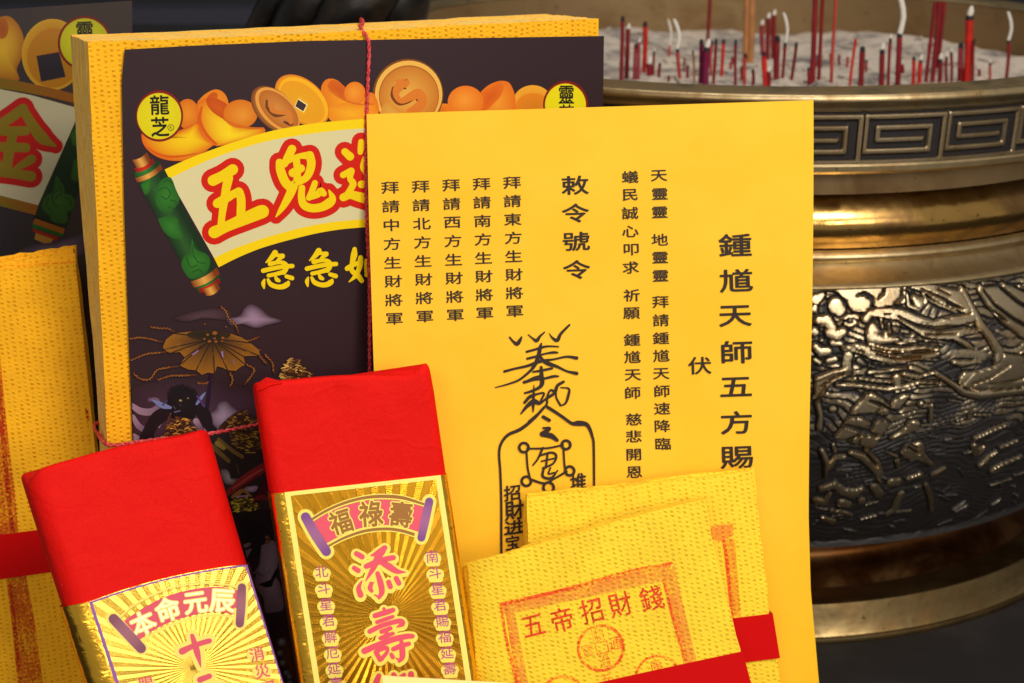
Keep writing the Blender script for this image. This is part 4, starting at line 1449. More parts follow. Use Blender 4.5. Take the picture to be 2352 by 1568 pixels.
cloud(R10, [(480, 300), (620, 250), (780, 215), (900, 210), (1000, 250), (960, 310), (760, 300), (600, 330)], C(78, 54, 58), BG)
cloud(R10, [(940, 300), (1060, 275), (1110, 200), (1170, 170), (1250, 205), (1330, 275), (1440, 320), (1310, 360), (1210, 385), (1090, 350), (990, 360)])
cloud(R10, [(110, 900), (500, 820), (900, 860), (1250, 960), (1300, 1300), (800, 1400), (140, 1400)], C(66, 42, 58), BG)
cloud(R10, [(800, 1130), (860, 1090), (890, 1030), (950, 1015), (1000, 1060), (1060, 1120), (1000, 1200), (930, 1290), (830, 1230)], C(150, 128, 148), C(70, 50, 62))
for sw in ([(140, 1060, 22), (210, 1105, 30), (300, 1110, 30), (360, 1070, 26), (350, 1010, 20), (290, 1005, 16)], [(145, 1150, 16), (190, 1230, 26), (260, 1280, 22)], [(150, 1330, 30), (220, 1370, 30)], [(360, 1230, 22), (390, 1190, 16)], [(690, 1190, 26), (730, 1250, 20)], [(770, 1255, 12), (775, 1290, 10)]):
    pr.stroke(R10.st(sw), lambda t: mixc(C(146, 118, 134), C(96, 70, 92), t))
pr.dw = 6e-7
CH = C(112, 62, 26); CHD = C(58, 30, 22)
chains = [[(300, 375), (380, 385), (440, 385), (500, 415)], [(120, 478), (200, 465), (280, 475), (400, 505)], [(120, 665), (250, 612), (330, 600), (430, 590)],
          [(150, 780), (210, 825), (290, 825), (350, 750), (420, 730), (540, 712)], [(360, 832), (470, 797), (560, 795), (690, 788)], [(710, 862), (780, 860), (830, 832)],
          [(905, 195), (950, 235), (975, 300), (1030, 350), (1060, 430)], [(1060, 480), (1150, 490), (1240, 455)], [(1240, 620), (1300, 690)], [(1290, 615), (1350, 680), (1365, 770)],
          [(1130, 700), (1195, 740), (1160, 810), (1110, 870)], [(985, 770), (1008, 830), (985, 890)]]
for chn in chains:
    q = catmull(R10.pl(chn), R10.r(13))
    pr.stroke([p + (R10.r(11),) for p in q], CHD, resample=False)
    for i in range(0, len(q) - 1):
        a_, b_2 = q[i], q[i + 1]
        dx, dy = b_2[0] - a_[0], b_2[1] - a_[1]
        off = R10.r(4) * (1 if i % 2 else -1)
        d_ = math.hypot(dx, dy) or 1
        pr.stroke([(a_[0] - dy / d_ * off, a_[1] + dx / d_ * off, R10.r(6)), (b_2[0] + dy / d_ * off * .3, b_2[1] - dx / d_ * off * .3, R10.r(2))], mixc(CH, C(170, 108, 36), random.random() * .6) if i < len(q) * .8 else mixc(CH, CHD, .5), resample=False)
# parasol
fan = [(640, 412), (500, 428), (430, 480), (402, 545), (412, 570), (470, 600), (548, 588), (592, 640), (545, 705), (620, 740), (690, 748), (740, 788), (790, 768), (850, 775), (872, 712), (920, 725), (965, 748), (1035, 752), (1080, 715), (1120, 700), (1098, 625), (1160, 622), (1242, 622), (1236, 572), (1160, 510), (1080, 460), (990, 430), (830, 395)]
pr.star(R10.pl(fan), C(34, 24, 16), C(140, 88, 22), R10(830, 470), 10, smooth=False, pw=1.2)
for tip in ((412, 570), (470, 600), (592, 640), (545, 705), (690, 748), (850, 775), (965, 748), (1120, 700), (1098, 625), (1242, 622), (1160, 510), (500, 428)):
    pr.stroke(R10.st([(830, 480, 5), ((830 + tip[0]) / 2, (470 + tip[1]) / 2, 5), (tip[0], tip[1], 5)]), C(44, 28, 18))
for i in range(46):
    tx = fan[random.randrange(len(fan))]
    k_ = random.uniform(0.45, 0.92)
    x_, y_ = 830 + (tx[0] - 830) * k_ + random.uniform(-20, 20), 470 + (tx[1] - 470) * k_
    if 500 < y_ < 740:
        pr.stroke(R10.st([(x_, y_, 2), (x_ + (tx[0] - 830) * .08, y_ + (tx[1] - 470) * .08, 2)]), mixc(C(96, 58, 14), C(156, 102, 28), random.random()))
pr.ell(R10(800, 440), R10.r(190), R10.r(46), C(32, 26, 14), C(50, 34, 18))
for x_, y_, r_ in ((852, 424, 24), (790, 438, 14), (762, 474, 11), (806, 496, 16), (862, 498, 16), (922, 466, 16), (914, 494, 11), (850, 470, 12), (950, 370, 8), (765, 345, 8)):
    pr.ell(R10(x_, y_), R10.r(r_), R10.r(r_ * .7), C(164, 92, 30), C(110, 60, 24))
pr.stroke(R10.st([(706, 578, 5), (664, 612, 7)]), C(140, 106, 150)); pr.stroke(R10.st([(916, 590, 9), (922, 630, 6)]), C(140, 106, 150)); pr.stroke(R10.st([(1012, 660, 6), (1022, 690, 4)]), C(120, 88, 130))
pr.stroke(R10.st([(820, 785, 12), (806, 900, 15), (795, 1010, 16), (782, 1100, 14)]), C(36, 18, 40))
# imp
DK = C(27, 17, 21)
pr.stroke(R10.st([(480, 1090, 52), (360, 1160, 60), (290, 1260, 50), (260, 1340, 60)]), DK)
pr.stroke(R10.st([(680, 1040, 50), (760, 1130, 55), (800, 1230, 42), (850, 1260, 22)]), DK)
pr.star(R10.pl([(440, 1010), (460, 940), (500, 900), (540, 878), (600, 890), (650, 910), (690, 960), (700, 1040), (680, 1150), (620, 1200), (520, 1200), (470, 1130)]), C(28, 20, 22), C(20, 13, 17))
for i in range(26):
    a_ = random.uniform(math.pi * 1.0, math.pi * 2.0)
    x_, y_ = 570 + 105 * math.cos(a_), 975 + 85 * math.sin(a_)
    pr.stroke(R10.st([(x_, y_, 7), (x_ + 34 * math.cos(a_), y_ + 26 * math.sin(a_), 2)]), DK)
pr.stroke(R10.st([(305, 1005, 5), (345, 1025, 16), (400, 1055, 24), (468, 1072, 12)]), C(106, 114, 156)); pr.stroke(R10.st([(400, 1050, 8), (440, 1010, 5)]), C(60, 62, 92))
pr.stroke(R10.st([(770, 940, 4), (735, 985, 15), (695, 1040, 10)]), C(106, 114, 156)); pr.stroke(R10.st([(700, 975, 8), (760, 1060, 8)]), C(80, 50, 110))
pr.ell(R10(555, 1010), R10.r(14), R10.r(10), C(180, 160, 90), C(120, 96, 50)); pr.ell(R10(620, 990), R10.r(9), R10.r(7), C(120, 100, 60))
pr.ell(R10(553, 1050), R10.r(12), R10.r(8), C(80, 64, 52), DK); pr.stroke(R10.st([(505, 1110, 6), (550, 1100, 5)]), C(86, 90, 120)); pr.stroke(R10.st([(495, 1060, 5), (510, 1085, 4)]), C(70, 60, 60))
pr.stroke(R10.st([(470, 1120, 7), (440, 1200, 7), (420, 1260, 6)]), C(86, 44, 20))


def heap(win, pts, n_, c_lo, c_hi, size, base=C(52, 30, 16)):
    pr.star(win.pl(pts), base, mixc(base, BG, .5))
    xs, ys = [p[0] for p in pts], [p[1] for p in pts]
    k_ = 0
    while k_ < n_:
        x_, y_ = random.uniform(min(xs), max(xs)), random.uniform(min(ys), max(ys))
        c_in = False
        for i in range(len(pts)):
            (xa, ya), (xb, yb) = pts[i], pts[i - 1]
            if (ya > y_) != (yb > y_) and x_ < (xb - xa) * (y_ - ya) / (yb - ya) + xa:
                c_in = not c_in
        if not c_in:
            continue
        k_ += 1
        a_ = random.uniform(-.7, .7)
        l_ = size * random.uniform(.6, 1.5)
        c_ = mixc(c_lo, c_hi, random.random() ** 2)
        pr.stroke(win.st([(x_ - l_ * math.cos(a_), y_ - l_ * math.sin(a_), size * .22), (x_, y_ - size * .3, size * .36), (x_ + l_ * math.cos(a_), y_ + l_ * math.sin(a_), size * .2)]), c_, step=1.5)


GLO, GHI = C(84, 40, 14), C(214, 150, 62)
heap(R10, [(545, 1145), (620, 1170), (660, 1230), (745, 1300), (740, 1400), (360, 1400), (420, 1290), (470, 1200)], 150, GLO, GHI, 15)
heap(R10, [(1090, 1085), (1180, 1140), (1260, 1200), (1250, 1280), (930, 1290), (890, 1240), (990, 1140)], 90, C(66, 40, 18), C(170, 120, 50), 14)
heap(R10, [(1510, 630), (1590, 660), (1680, 760), (1720, 860), (1380, 860), (1400, 800), (1440, 720)], 110, GLO, C(236, 180, 90), 15)
cloud(R11, [(720, 430), (900, 420), (1230, 400), (1300, 700), (1350, 900), (1250, 950), (900, 960), (830, 720)], C(34, 26, 22), C(40, 28, 32))
heap(R11, [(930, 400), (1090, 370), (1225, 350), (1260, 560), (1100, 590), (960, 540)], 90, C(66, 48, 16), C(160, 124, 44), 15)
pr.stroke(R11.st([(740, 520, 20), (830, 600, 22), (925, 685, 18)]), C(92, 70, 32)); pr.stroke(R11.st([(830, 480, 16), (950, 580, 18), (1050, 645, 18)]), C(96, 74, 34)); pr.stroke(R11.st([(820, 520, 26), (880, 565, 18)]), C(128, 104, 40))
pr.stroke(R11.st([(1080, 605, 5), (1170, 606, 6)]), C(126, 94, 40)); pr.stroke(R11.st([(1000, 720, 5), (1020, 800, 5)]), C(70, 58, 30))
pr.star(R11.pl([(850, 770), (900, 760), (935, 800), (940, 850), (1000, 870), (1040, 850), (1000, 900), (900, 900), (860, 830)]), C(150, 136, 140), C(80, 66, 72))
pr.stroke(R11.st([(915, 985, 26), (1000, 920, 42), (1080, 860, 48), (1180, 790, 46), (1290, 715, 36)]), lambda t: mixc(C(120, 34, 34), C(84, 14, 22), abs(t - .4)))
pr.stroke(R11.st([(960, 940, 6), (1040, 890, 10), (1120, 830, 8), (1240, 760, 5)]), C(150, 60, 52)); pr.stroke(R11.st([(1000, 960, 6), (1090, 900, 8), (1200, 820, 6)]), C(60, 8, 16))
pr.star(R11.pl([(1085, 925), (1190, 915), (1190, 950), (1150, 975), (1060, 960)]), C(150, 128, 150), C(110, 84, 106))
pr.star(R11.pl([(1230, 880), (1290, 830), (1320, 1020), (1180, 1010)]), C(60, 12, 22), C(44, 12, 18))
pr.stroke(R11.st([(960, 1020, 14), (1010, 990, 22), (1060, 960, 16), (1130, 1010, 10)]), C(128, 92, 44)); pr.stroke(R11.st([(1000, 1020, 10), (1100, 1010, 10)]), C(140, 112, 132))
pr.stroke(R11.st([(1150, 1050, 20), (1230, 1020, 24), (1300, 1040, 20)]), C(92, 22, 24))
heap(R11, [(940, 1060), (1040, 1020), (1150, 1040), (1230, 1110), (1180, 1165), (980, 1160)], 80, C(74, 60, 14), C(206, 184, 60), 15)
cloud(R11, [(960, 1180), (1330, 1160), (1350, 1560), (1080, 1560), (1000, 1350)], C(24, 17, 17), C(30, 20, 22), 1.0)
pr.star(R12.pl([(500, 265), (560, 235), (600, 215), (640, 260), (655, 420), (640, 560), (665, 600), (690, 700), (705, 850), (620, 880), (540, 885), (520, 760), (470, 680), (440, 590), (455, 500), (420, 520), (440, 500), (478, 440), (492, 350)]), C(128, 108, 124), C(96, 78, 92))
pr.ell(R12(548, 488), R12.r(62), R12.r(50), C(96, 84, 96), C(122, 104, 118)); pr.ell(R12(555, 480), R12.r(30), R12.r(26), C(132, 118, 130), C(104, 90, 104))
pr.star(R12.pl([(470, 625), (560, 600), (610, 560), (640, 470), (650, 520), (610, 600), (600, 640), (540, 650)]), C(16, 10, 14), C(20, 12, 16))
pr.star(R12.pl([(330, 255), (390, 235), (405, 255), (350, 290)]), C(122, 100, 114), C(100, 78, 92)); pr.star(R12.pl([(350, 310), (412, 290), (380, 360), (366, 380)]), C(122, 100, 114), C(100, 78, 92))
heap(R12, [(540, 180), (575, 165), (585, 230), (540, 250)], 16, C(80, 50, 20), C(170, 120, 50), 8)
pr.star(R12.pl([(620, 1140), (760, 1130), (860, 1560), (760, 1560)]), C(86, 48, 10), C(60, 34, 12))
for x_, y_, r_ in ((690, 1160, 44), (676, 1262, 36), (700, 1350, 34), (735, 1445, 34), (760, 1480, 30), (765, 1540, 32)):
    pr.ell(R12(x_, y_), R12.r(r_), R12.r(r_), C(134, 132, 142), C(50, 46, 54), off=(-2, -3))
mb.build("cover_card", M_card, bundle)

# red string: two twisted strands once round upright, once round across
def string(name, pts, rad, parent, turns=420.0):
    q = catmull(pts, 0.0012)
    b = MB()
    for ph in (0.0, math.pi):
        cen, d = [], 0.0
        for i, p in enumerate(q):
            a_, c_ = Vector(q[max(0, i - 1)]), Vector(q[min(len(q) - 1, i + 1)])
            t = (c_ - a_).normalized()
            x = t.cross(Vector((0.3, 0.2, 0.93))).normalized()
            y = t.cross(x)
            if i:
                d += (Vector(p) - Vector(q[i - 1])).length
            cen.append(Vector(p) + (x * math.cos(ph + d * turns * 2) + y * math.sin(ph + d * turns * 2)) * rad * 0.42)
        b.tube([tuple(c_) for c_ in cen], rad * 0.68, 7)
    return b.build(name, M_string, parent)


def loc(S, p, w=0.0):
    u, v = S.uv(p)
    return (u, v, w)


up = [loc(S1, p, w) for p, w in (((828, 72), -0.0030), ((836, 76), 0.0008), ((842, 92), 0.0030), ((843, 125), 0.0032), ((840, 200), 0.0032), ((837, 300), 0.0032), ((836, 400), 0.0032), ((839, 520), 0.0032), ((844, 650), 0.0032), ((845, 860), 0.0032), ((848, 1100), 0.0032))]
bx, by = up[0][0], up[0][1]
string("upright_string", [(bx + 0.022, by - 0.02, -0.0715), (bx + 0.021, by + 0.0008, -0.0705), (bx + 0.011, by + 0.0022, -0.032), (bx + 0.0015, by + 0.0020, -0.006)] + up[1:] + [(up[-1][0] + 0.002, -0.0 + S1.table_v(0) + 0.03, 0.0032)], 0.00095, bundle)
lft = loc(S1, (243, 1016), 0)
string("cross_string", [(lft[0] + 0.02, lft[1] - 0.002, -0.0310), (lft[0] - 0.0012, lft[1] + 0.001, -0.0302), (lft[0] - 0.0014, lft[1], -0.014), (lft[0] - 0.0010, lft[1], -0.001)] +
       [loc(S1, p, 0.0034) for p in ((262, 1018), (304, 1012), (380, 1002), (466, 993), (530, 981), (590, 969), (760, 940), (1000, 915), (1376, 880))], 0.00105, bundle)

# ================================================================ bundle behind, far left
S0 = Sheet((300, 50), 0.86, 7, 20, base_px=120)
back = root("joss_paper_bundle", "paper bundle with black printed card, mostly hidden at the far left behind the tied bundle", "paper bundle", S0.M, "card-fronted paper bundles")
R3, R13 = Zm(0, 340, 860 / 340), Zm(0, 0, 3.9208)
mb = MB()
for k in range(6):
    slab(mb, S0, [(-110, 40), (-100, 600)], [(294, 8), (300, 600)], 0.0042, 16, 20, w0=-0.0006 - k * 0.0044, rag=0.0002, shift=(RNG.normal(0, .0005), RNG.normal(0, .0004) - .003))
mb.build("paper_stack", [M_crepe, M_edge], back)
mb = MB()
BG0 = C(40, 35, 46)
slab(mb, S0, [(-120, 30), (-110, 600)], [(303, 1), (306, 600)], 0.0005, 24, 30, w0=0.0006, col=lambda p: mixc(C(30, 28, 38), C(52, 40, 35), (p[0] + 0.02) / 0.06), m=(0, 0))  # brown gloss towards the right is painted into the background colour
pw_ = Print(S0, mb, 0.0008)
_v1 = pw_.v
pw_.v = lambda p, col, dz=0.0: _v1(p, tuple(x * 0.72 for x in col), dz)          # shade on the rear card put into its print colours
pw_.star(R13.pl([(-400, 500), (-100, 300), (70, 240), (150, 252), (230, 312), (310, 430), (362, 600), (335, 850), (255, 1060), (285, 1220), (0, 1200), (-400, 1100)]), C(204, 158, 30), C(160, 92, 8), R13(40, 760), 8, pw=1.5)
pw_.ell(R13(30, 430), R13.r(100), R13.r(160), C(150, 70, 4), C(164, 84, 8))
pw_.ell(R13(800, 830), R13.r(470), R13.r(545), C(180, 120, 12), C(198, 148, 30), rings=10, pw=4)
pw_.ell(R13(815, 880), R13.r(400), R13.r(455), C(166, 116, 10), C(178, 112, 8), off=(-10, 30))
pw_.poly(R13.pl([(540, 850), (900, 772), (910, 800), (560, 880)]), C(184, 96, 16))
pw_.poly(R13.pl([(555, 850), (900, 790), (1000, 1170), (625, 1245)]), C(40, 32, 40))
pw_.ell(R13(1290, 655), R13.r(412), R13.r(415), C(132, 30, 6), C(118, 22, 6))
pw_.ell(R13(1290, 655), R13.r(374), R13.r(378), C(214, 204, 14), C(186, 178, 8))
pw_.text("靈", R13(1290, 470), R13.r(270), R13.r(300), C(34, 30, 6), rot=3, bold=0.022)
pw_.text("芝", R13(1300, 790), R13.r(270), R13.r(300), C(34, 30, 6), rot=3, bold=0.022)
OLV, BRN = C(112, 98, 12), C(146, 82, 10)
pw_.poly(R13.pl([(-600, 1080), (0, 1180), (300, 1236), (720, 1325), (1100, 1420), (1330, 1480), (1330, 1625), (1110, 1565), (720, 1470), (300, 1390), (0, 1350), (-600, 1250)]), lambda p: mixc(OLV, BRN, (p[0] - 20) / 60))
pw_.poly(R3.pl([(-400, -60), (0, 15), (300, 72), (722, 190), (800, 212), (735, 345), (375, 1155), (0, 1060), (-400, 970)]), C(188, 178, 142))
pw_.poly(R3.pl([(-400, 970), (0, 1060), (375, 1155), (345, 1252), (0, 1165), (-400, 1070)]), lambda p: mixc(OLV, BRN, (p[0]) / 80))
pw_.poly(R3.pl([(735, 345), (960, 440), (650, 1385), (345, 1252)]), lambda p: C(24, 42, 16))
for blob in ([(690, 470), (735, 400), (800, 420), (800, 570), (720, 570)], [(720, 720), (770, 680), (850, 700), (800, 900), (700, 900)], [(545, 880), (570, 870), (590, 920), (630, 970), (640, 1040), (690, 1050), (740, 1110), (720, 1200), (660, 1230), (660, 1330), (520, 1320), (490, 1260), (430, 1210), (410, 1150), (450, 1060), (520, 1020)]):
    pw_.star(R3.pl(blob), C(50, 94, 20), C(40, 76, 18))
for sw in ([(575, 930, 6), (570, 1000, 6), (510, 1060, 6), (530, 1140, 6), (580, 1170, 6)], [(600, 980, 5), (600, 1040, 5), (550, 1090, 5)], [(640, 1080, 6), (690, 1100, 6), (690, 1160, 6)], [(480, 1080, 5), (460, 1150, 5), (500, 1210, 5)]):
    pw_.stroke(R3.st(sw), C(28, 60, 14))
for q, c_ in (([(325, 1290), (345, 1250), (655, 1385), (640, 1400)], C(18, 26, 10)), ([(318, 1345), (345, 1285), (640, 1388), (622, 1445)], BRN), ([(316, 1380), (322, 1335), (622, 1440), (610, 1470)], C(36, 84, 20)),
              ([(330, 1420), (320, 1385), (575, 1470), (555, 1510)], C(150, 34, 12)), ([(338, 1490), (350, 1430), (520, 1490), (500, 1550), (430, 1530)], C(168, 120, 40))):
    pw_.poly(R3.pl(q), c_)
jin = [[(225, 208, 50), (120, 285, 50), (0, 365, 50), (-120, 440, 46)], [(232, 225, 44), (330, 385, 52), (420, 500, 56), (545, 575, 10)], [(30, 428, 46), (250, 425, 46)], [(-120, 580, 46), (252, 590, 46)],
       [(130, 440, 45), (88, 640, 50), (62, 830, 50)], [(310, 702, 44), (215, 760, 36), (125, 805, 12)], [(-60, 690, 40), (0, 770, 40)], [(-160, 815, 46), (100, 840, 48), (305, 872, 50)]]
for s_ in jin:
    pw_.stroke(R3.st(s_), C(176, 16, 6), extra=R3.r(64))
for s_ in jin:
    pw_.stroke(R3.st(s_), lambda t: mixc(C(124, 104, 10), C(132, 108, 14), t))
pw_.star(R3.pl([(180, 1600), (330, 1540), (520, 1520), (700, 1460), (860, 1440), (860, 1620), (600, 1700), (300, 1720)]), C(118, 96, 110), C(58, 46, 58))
mb.build("cover_card", M_card, back)

# ================================================================ prayer sheet (envelope) with black writing
Y2 = S1.hit((842, 262)).y - 0.0045
S2 = Sheet((842, 262), Y2, 13.0, 5, base_px=1360)
EL = [(842, 262), (848, 520), (857, 800), (864, 1000), (876, 1300), (888, 1568)]
ER = [(1867, 230), (1866, 700), (1863, 1000), (1863, 1190), (1869, 1364), (1880, 1471), (1889, 1568)]
uR = S2.uv((1866, 700))[0]


def env_w(u, v):
    k = max(0.0, (u - (uR - 0.018)) / 0.018)
    return 0.0009 * math.sin(v * 20 + u * 9) + 0.0007 * math.sin(u * 31 - v * 8 + 1.3) - 0.0035 * k * k * (0.6 + 0.6 * math.sin(v * 14))


mb = MB()
slab(mb, S2, EL, ER, 0.0007, 60, 90, wf=env_w, w0=0.0)
env = mb.build("prayer_envelope", M_env, M=S2.M)
for p_ in env.data.polygons:
    p_.material_index = 0
tag(env, "large plain yellow paper sheet with columns of black writing and a brush-drawn charm", "paper sheet")
mb = MB()
pe = Print(S2, mb, 0.00018, env_w)
INK = C(46, 30, 18)


def column(chars, cs, w, h, rot=2.0, bold=0.017):
    for ch, c_ in zip(chars, cs):
        pe.text(ch, c_, w, h, INK, rot=rot, bold=bold)


def lerp_cols(a, b, n_):
    return [(a[0] + (b[0] - a[0]) * i / (n_ - 1), a[1] + (b[1] - a[1]) * i / (n_ - 1)) for i in range(n_)]


for mid, a, b_2 in (("中", (896, 430.5), (906, 732)), ("北", (966, 428), (976, 727)), ("西", (1036, 425), (1046, 724)), ("南", (1106, 422), (1114, 719.5)), ("東", (1176, 419), (1183, 715))):
    column("拜請" + mid + "方生財將軍", lerp_cols(a, b_2, 8), 40, 28)
column("敕令號令", [(1321, 425), (1322, 489), (1324, 554), (1325, 619)], 61, 43, bold=0.02)
column("天靈靈地靈靈拜請鍾馗天師速降臨", [(1513, 403), (1515, 445), (1515, 487), (1515, 550), (1516, 591), (1517, 633), (1517, 693), (1518, 735), (1518, 776), (1519, 817), (1519, 858), (1521, 898), (1521, 938), (1522, 978), (1523, 1019)], 37, 28)
column("蟻民誠心叩求祈願鍾馗天師慈悲開恩", [(1447, 406), (1447, 447), (1447, 489), (1448, 531), (1450, 573), (1449, 614), (1451, 678), (1451, 719), (1452, 780), (1453, 820), (1454, 861), (1454, 902), (1456, 963), (1456, 1002), (1456, 1044), (1457, 1084)], 37, 28)
column("鍾馗天師五方賜", [(1687, 562), (1690, 644), (1688, 725), (1692, 808), (1690, 888), (1691, 970), (1692, 1050)], 74, 52, bold=0.02)
column("伏", [(1607, 839)], 52, 40)
R7, RT = Zm(1900, 1240, 3.92), Zm(1850, 1150, 896 / 600)
charm = [[(330, 285, 14), (375, 340, 18), (440, 385, 32), (485, 330, 25), (512, 275, 10)], [(615, 245, 9), (680, 300, 15), (740, 335, 28), (790, 270, 18), (862, 205, 10)], [(930, 220, 4), (980, 290, 16), (1055, 330, 30), (1110, 230, 22), (1240, 95, 16)],
         [(590, 505, 20), (700, 475, 17), (850, 430, 18), (960, 420, 14), (1070, 427, 12)], [(600, 610, 20), (720, 580, 18), (870, 535, 15), (1000, 515, 20), (1060, 518, 14)],
         [(812, 380, 14), (792, 450, 30), (775, 540, 28), (740, 650, 32), (690, 740, 26), (640, 800, 22), (480, 930, 18), (300, 1000, 14), (110, 1050, 8)],
         [(250, 805, 20), (400, 765, 18), (600, 720, 20), (800, 650, 25), (1000, 620, 16), (1200, 580, 18), (1350, 600, 28)], [(800, 580, 18), (840, 640, 28), (930, 690, 32), (1050, 730, 22), (1200, 800, 18), (1350, 835, 28)],
         [(690, 812, 16), (820, 790, 20), (975, 758, 18)], [(810, 740, 22), (815, 850, 32), (825, 980, 32), (780, 1050, 25), (650, 1110, 20), (560, 1135, 16)], [(550, 970, 25), (700, 930, 20), (850, 915, 20), (1000, 880, 22), (1070, 880, 14)], [(590, 950, 14), (720, 895, 18), (830, 868, 14)],
         [(700, 1010, 6), (695, 1150, 18), (690, 1300, 22), (685, 1420, 10)], [(555, 1280, 20), (640, 1190, 25), (750, 1150, 18), (852, 1140, 16), (800, 1260, 16)], [(500, 1450, 12), (600, 1330, 28), (700, 1265, 42), (780, 1290, 28), (860, 1240, 18), (950, 1180, 22), (1020, 1140, 18)],
         [(1150, 962, 20), (1060, 1020, 25), (1020, 1110, 25), (950, 1090, 14), (900, 1200, 16), (890, 1310, 16), (760, 1450, 16), (620, 1568, 18)], [(1040, 1080, 12), (1040, 1200, 14), (1100, 1315, 16)], [(1110, 1050, 10), (1232, 1070, 16), (1222, 1180, 20), (1180, 1290, 16), (1100, 1330, 10)],
         [(880, 1320, 14), (1050, 1430, 16), (1210, 1550, 18)]]
for s_ in charm:
    pe.stroke([(a[0], a[1], a[2] * random.uniform(.93, 1.06)) for a in R7.st(s_)], INK, step=1.6)
charm2 = [[(400, 650, 8), (340, 715, 9), (265, 775, 10), (190, 810, 9), (150, 860, 8), (138, 920, 7), (145, 1030, 7), (150, 1200, 7), (150, 1400, 7), (150, 1600, 6)], [(420, 650, 8), (500, 700, 9), (560, 742, 10), (600, 742, 16), (650, 752, 12), (680, 820, 8), (688, 900, 7), (690, 1300, 6)],
          [(395, 705, 10), (430, 725, 10)], [(395, 770, 6), (432, 772, 9), (390, 805, 16)], [(395, 808, 14), (440, 815, 16), (475, 840, 10)],
          [(302, 890, 6), (420, 886, 6), (510, 868, 6)], [(297, 905, 6), (304, 1000, 6), (318, 1062, 6)], [(512, 885, 6), (516, 960, 6), (520, 1002, 6)], [(320, 1068, 8), (400, 1090, 7), (455, 1065, 6), (530, 1022, 7)],
          [(392, 885, 7), (365, 945, 6), (335, 985, 5)], [(372, 930, 6), (440, 912, 7), (470, 930, 7), (452, 975, 6), (392, 1002, 6)], [(420, 920, 6), (410, 1000, 6)], [(385, 962, 5), (460, 945, 5)], [(398, 1000, 7), (392, 1050, 8), (440, 1060, 8), (478, 1015, 4)], [(436, 1000, 5), (425, 1035, 5), (458, 1028, 5)]]
for s_ in charm2:
    pe.stroke(RT.st(s_), INK, step=1.6)
for c_, r_ in (((282, 883), 27), ((527, 867), 25), ((548, 1018), 26), ((296, 1078), 27), ((425, 1115), 30)):
    pe.ring(RT(*c_), RT.r(r_), RT.r(8), INK)
for ch, c_, w_, h_ in (("招", (213, 1145), 98, 88), ("財", (226, 1245), 110, 112), ("进", (224, 1345), 112, 82), ("宝", (215, 1432), 84, 84), ("堆", (597, 1082), 92, 100)):
    pe.text(ch, RT(*c_), RT.r(w_), RT.r(h_), INK, rot=8, bold=0.026, shear=0.12)
pe.stroke(RT.st([(170, 1385, 5), (230, 1378, 6), (285, 1366, 8)]), INK)
mb.build("printed_writing", M_ink, env)

# ================================================================ crepe bundles, lower right
RB = Zm(1750, 1750, 1.568)
Y4 = S2.hit((1470, 1115)).y - 0.017
S4 = Sheet((1470, 1115), Y4, 17, 4, 7, base_px=1520)
rear = root("crepe_paper_bundle", "bright yellow crepe paper bundle with short red band, standing behind the square-stamped one", "paper bundle", S4.M, "red-banded crepe paper bundles")
mb = MB()
for k, (dl, dr, dt) in enumerate(((0, 0, 0), (-2, 9, -6), (2, 7, 3), (-4, 10, -2))):
    slab(mb, S4, [(1210 + dl, 1141 - dt), (1212 + dl, 1248), (1225 + dl, 1568)], [(1727 + dr, 1082 + dt * .8), (1752 + dr, 1327), (1762 + dr, 1410), (1787 + dr, 1568)], 0.0030, 26, 34,
         [(1210 + dl, 1141 - dt), (1350, 1126 - dt), (1560, 1100 + dt), (1727 + dr, 1082 + dt * .8)], w0=-k * 0.0033, rag=0.0003, wf=lambda u, v: 0.0008 * math.sin(u * 40 + v * 12))
fs4 = mb.build("folded_sheets", [M_crepe_pale, M_crepe_pale], rear)
mb = MB()
pk = Print(S4, mb, 0.00025, lambda u, v: 0.0008 * math.sin(u * 40 + v * 12))
RK, RL = C(255, 78, 36), C(255, 148, 56)
pk.poly(RB.pl([(1588, 462), (1590, 540), (1650, 560), (1735, 520), (1728, 448), (1660, 456)]), RL)
for (a, b_2, c_, d) in ((1662, 1740, 540, 700), (1682, 1752, 700, 850), (1702, 1764, 850, 1015)):
    pk.poly(RB.pl([(a, c_), (a + 20, d), (b_2 + 12, d), (b_2, c_)]), C(250, 156, 42))
pk.stroke(RB.st([(1666, 530, 9), (1690, 680, 12), (1705, 850, 9), (1722, 1020, 9)]), RK)
mb.build("red_stamp", M_stamp, fs4)
mb = MB()
slab(mb, S4, [(1190, 1478), (1196, 1584)], [(1771.5, 1408), (1788, 1510)], 0.0004, 16, 6, w0=0.0014, to_table=False)
slab(mb, S4, [(1771.5, 1408), (1788, 1510)], [(1773.5, 1407), (1790, 1509)], 0.014, 2, 6, w0=0.0014, to_table=False)
mb.build("red_band", [M_band, M_band], rear)

Y5 = S4.hit((1340, 1220)).y - 0.017
S5 = Sheet((1340, 1220), Y5, 20, 1, 10, base_px=1400)
front = root("crepe_paper_bundle", "bright yellow crepe paper bundle with square red seal stamp and red band across its foot", "paper bundle", S5.M, "red-banded crepe paper bundles")
FL = [(1073, 1294), (1082, 1400), (1097, 1568)]
uL5a, uL5b = S5.uv(FL[0]), S5.uv(FL[2])


def front_w(u, v):
    k = (v - uL5a[1]) / (uL5b[1] - uL5a[1])
    ul = uL5a[0] + (uL5b[0] - uL5a[0]) * k
    return -0.0045 * math.exp(-max(0.0, u - ul) / 0.0045) + 0.0009 * math.sin(u * 34 - v * 16)


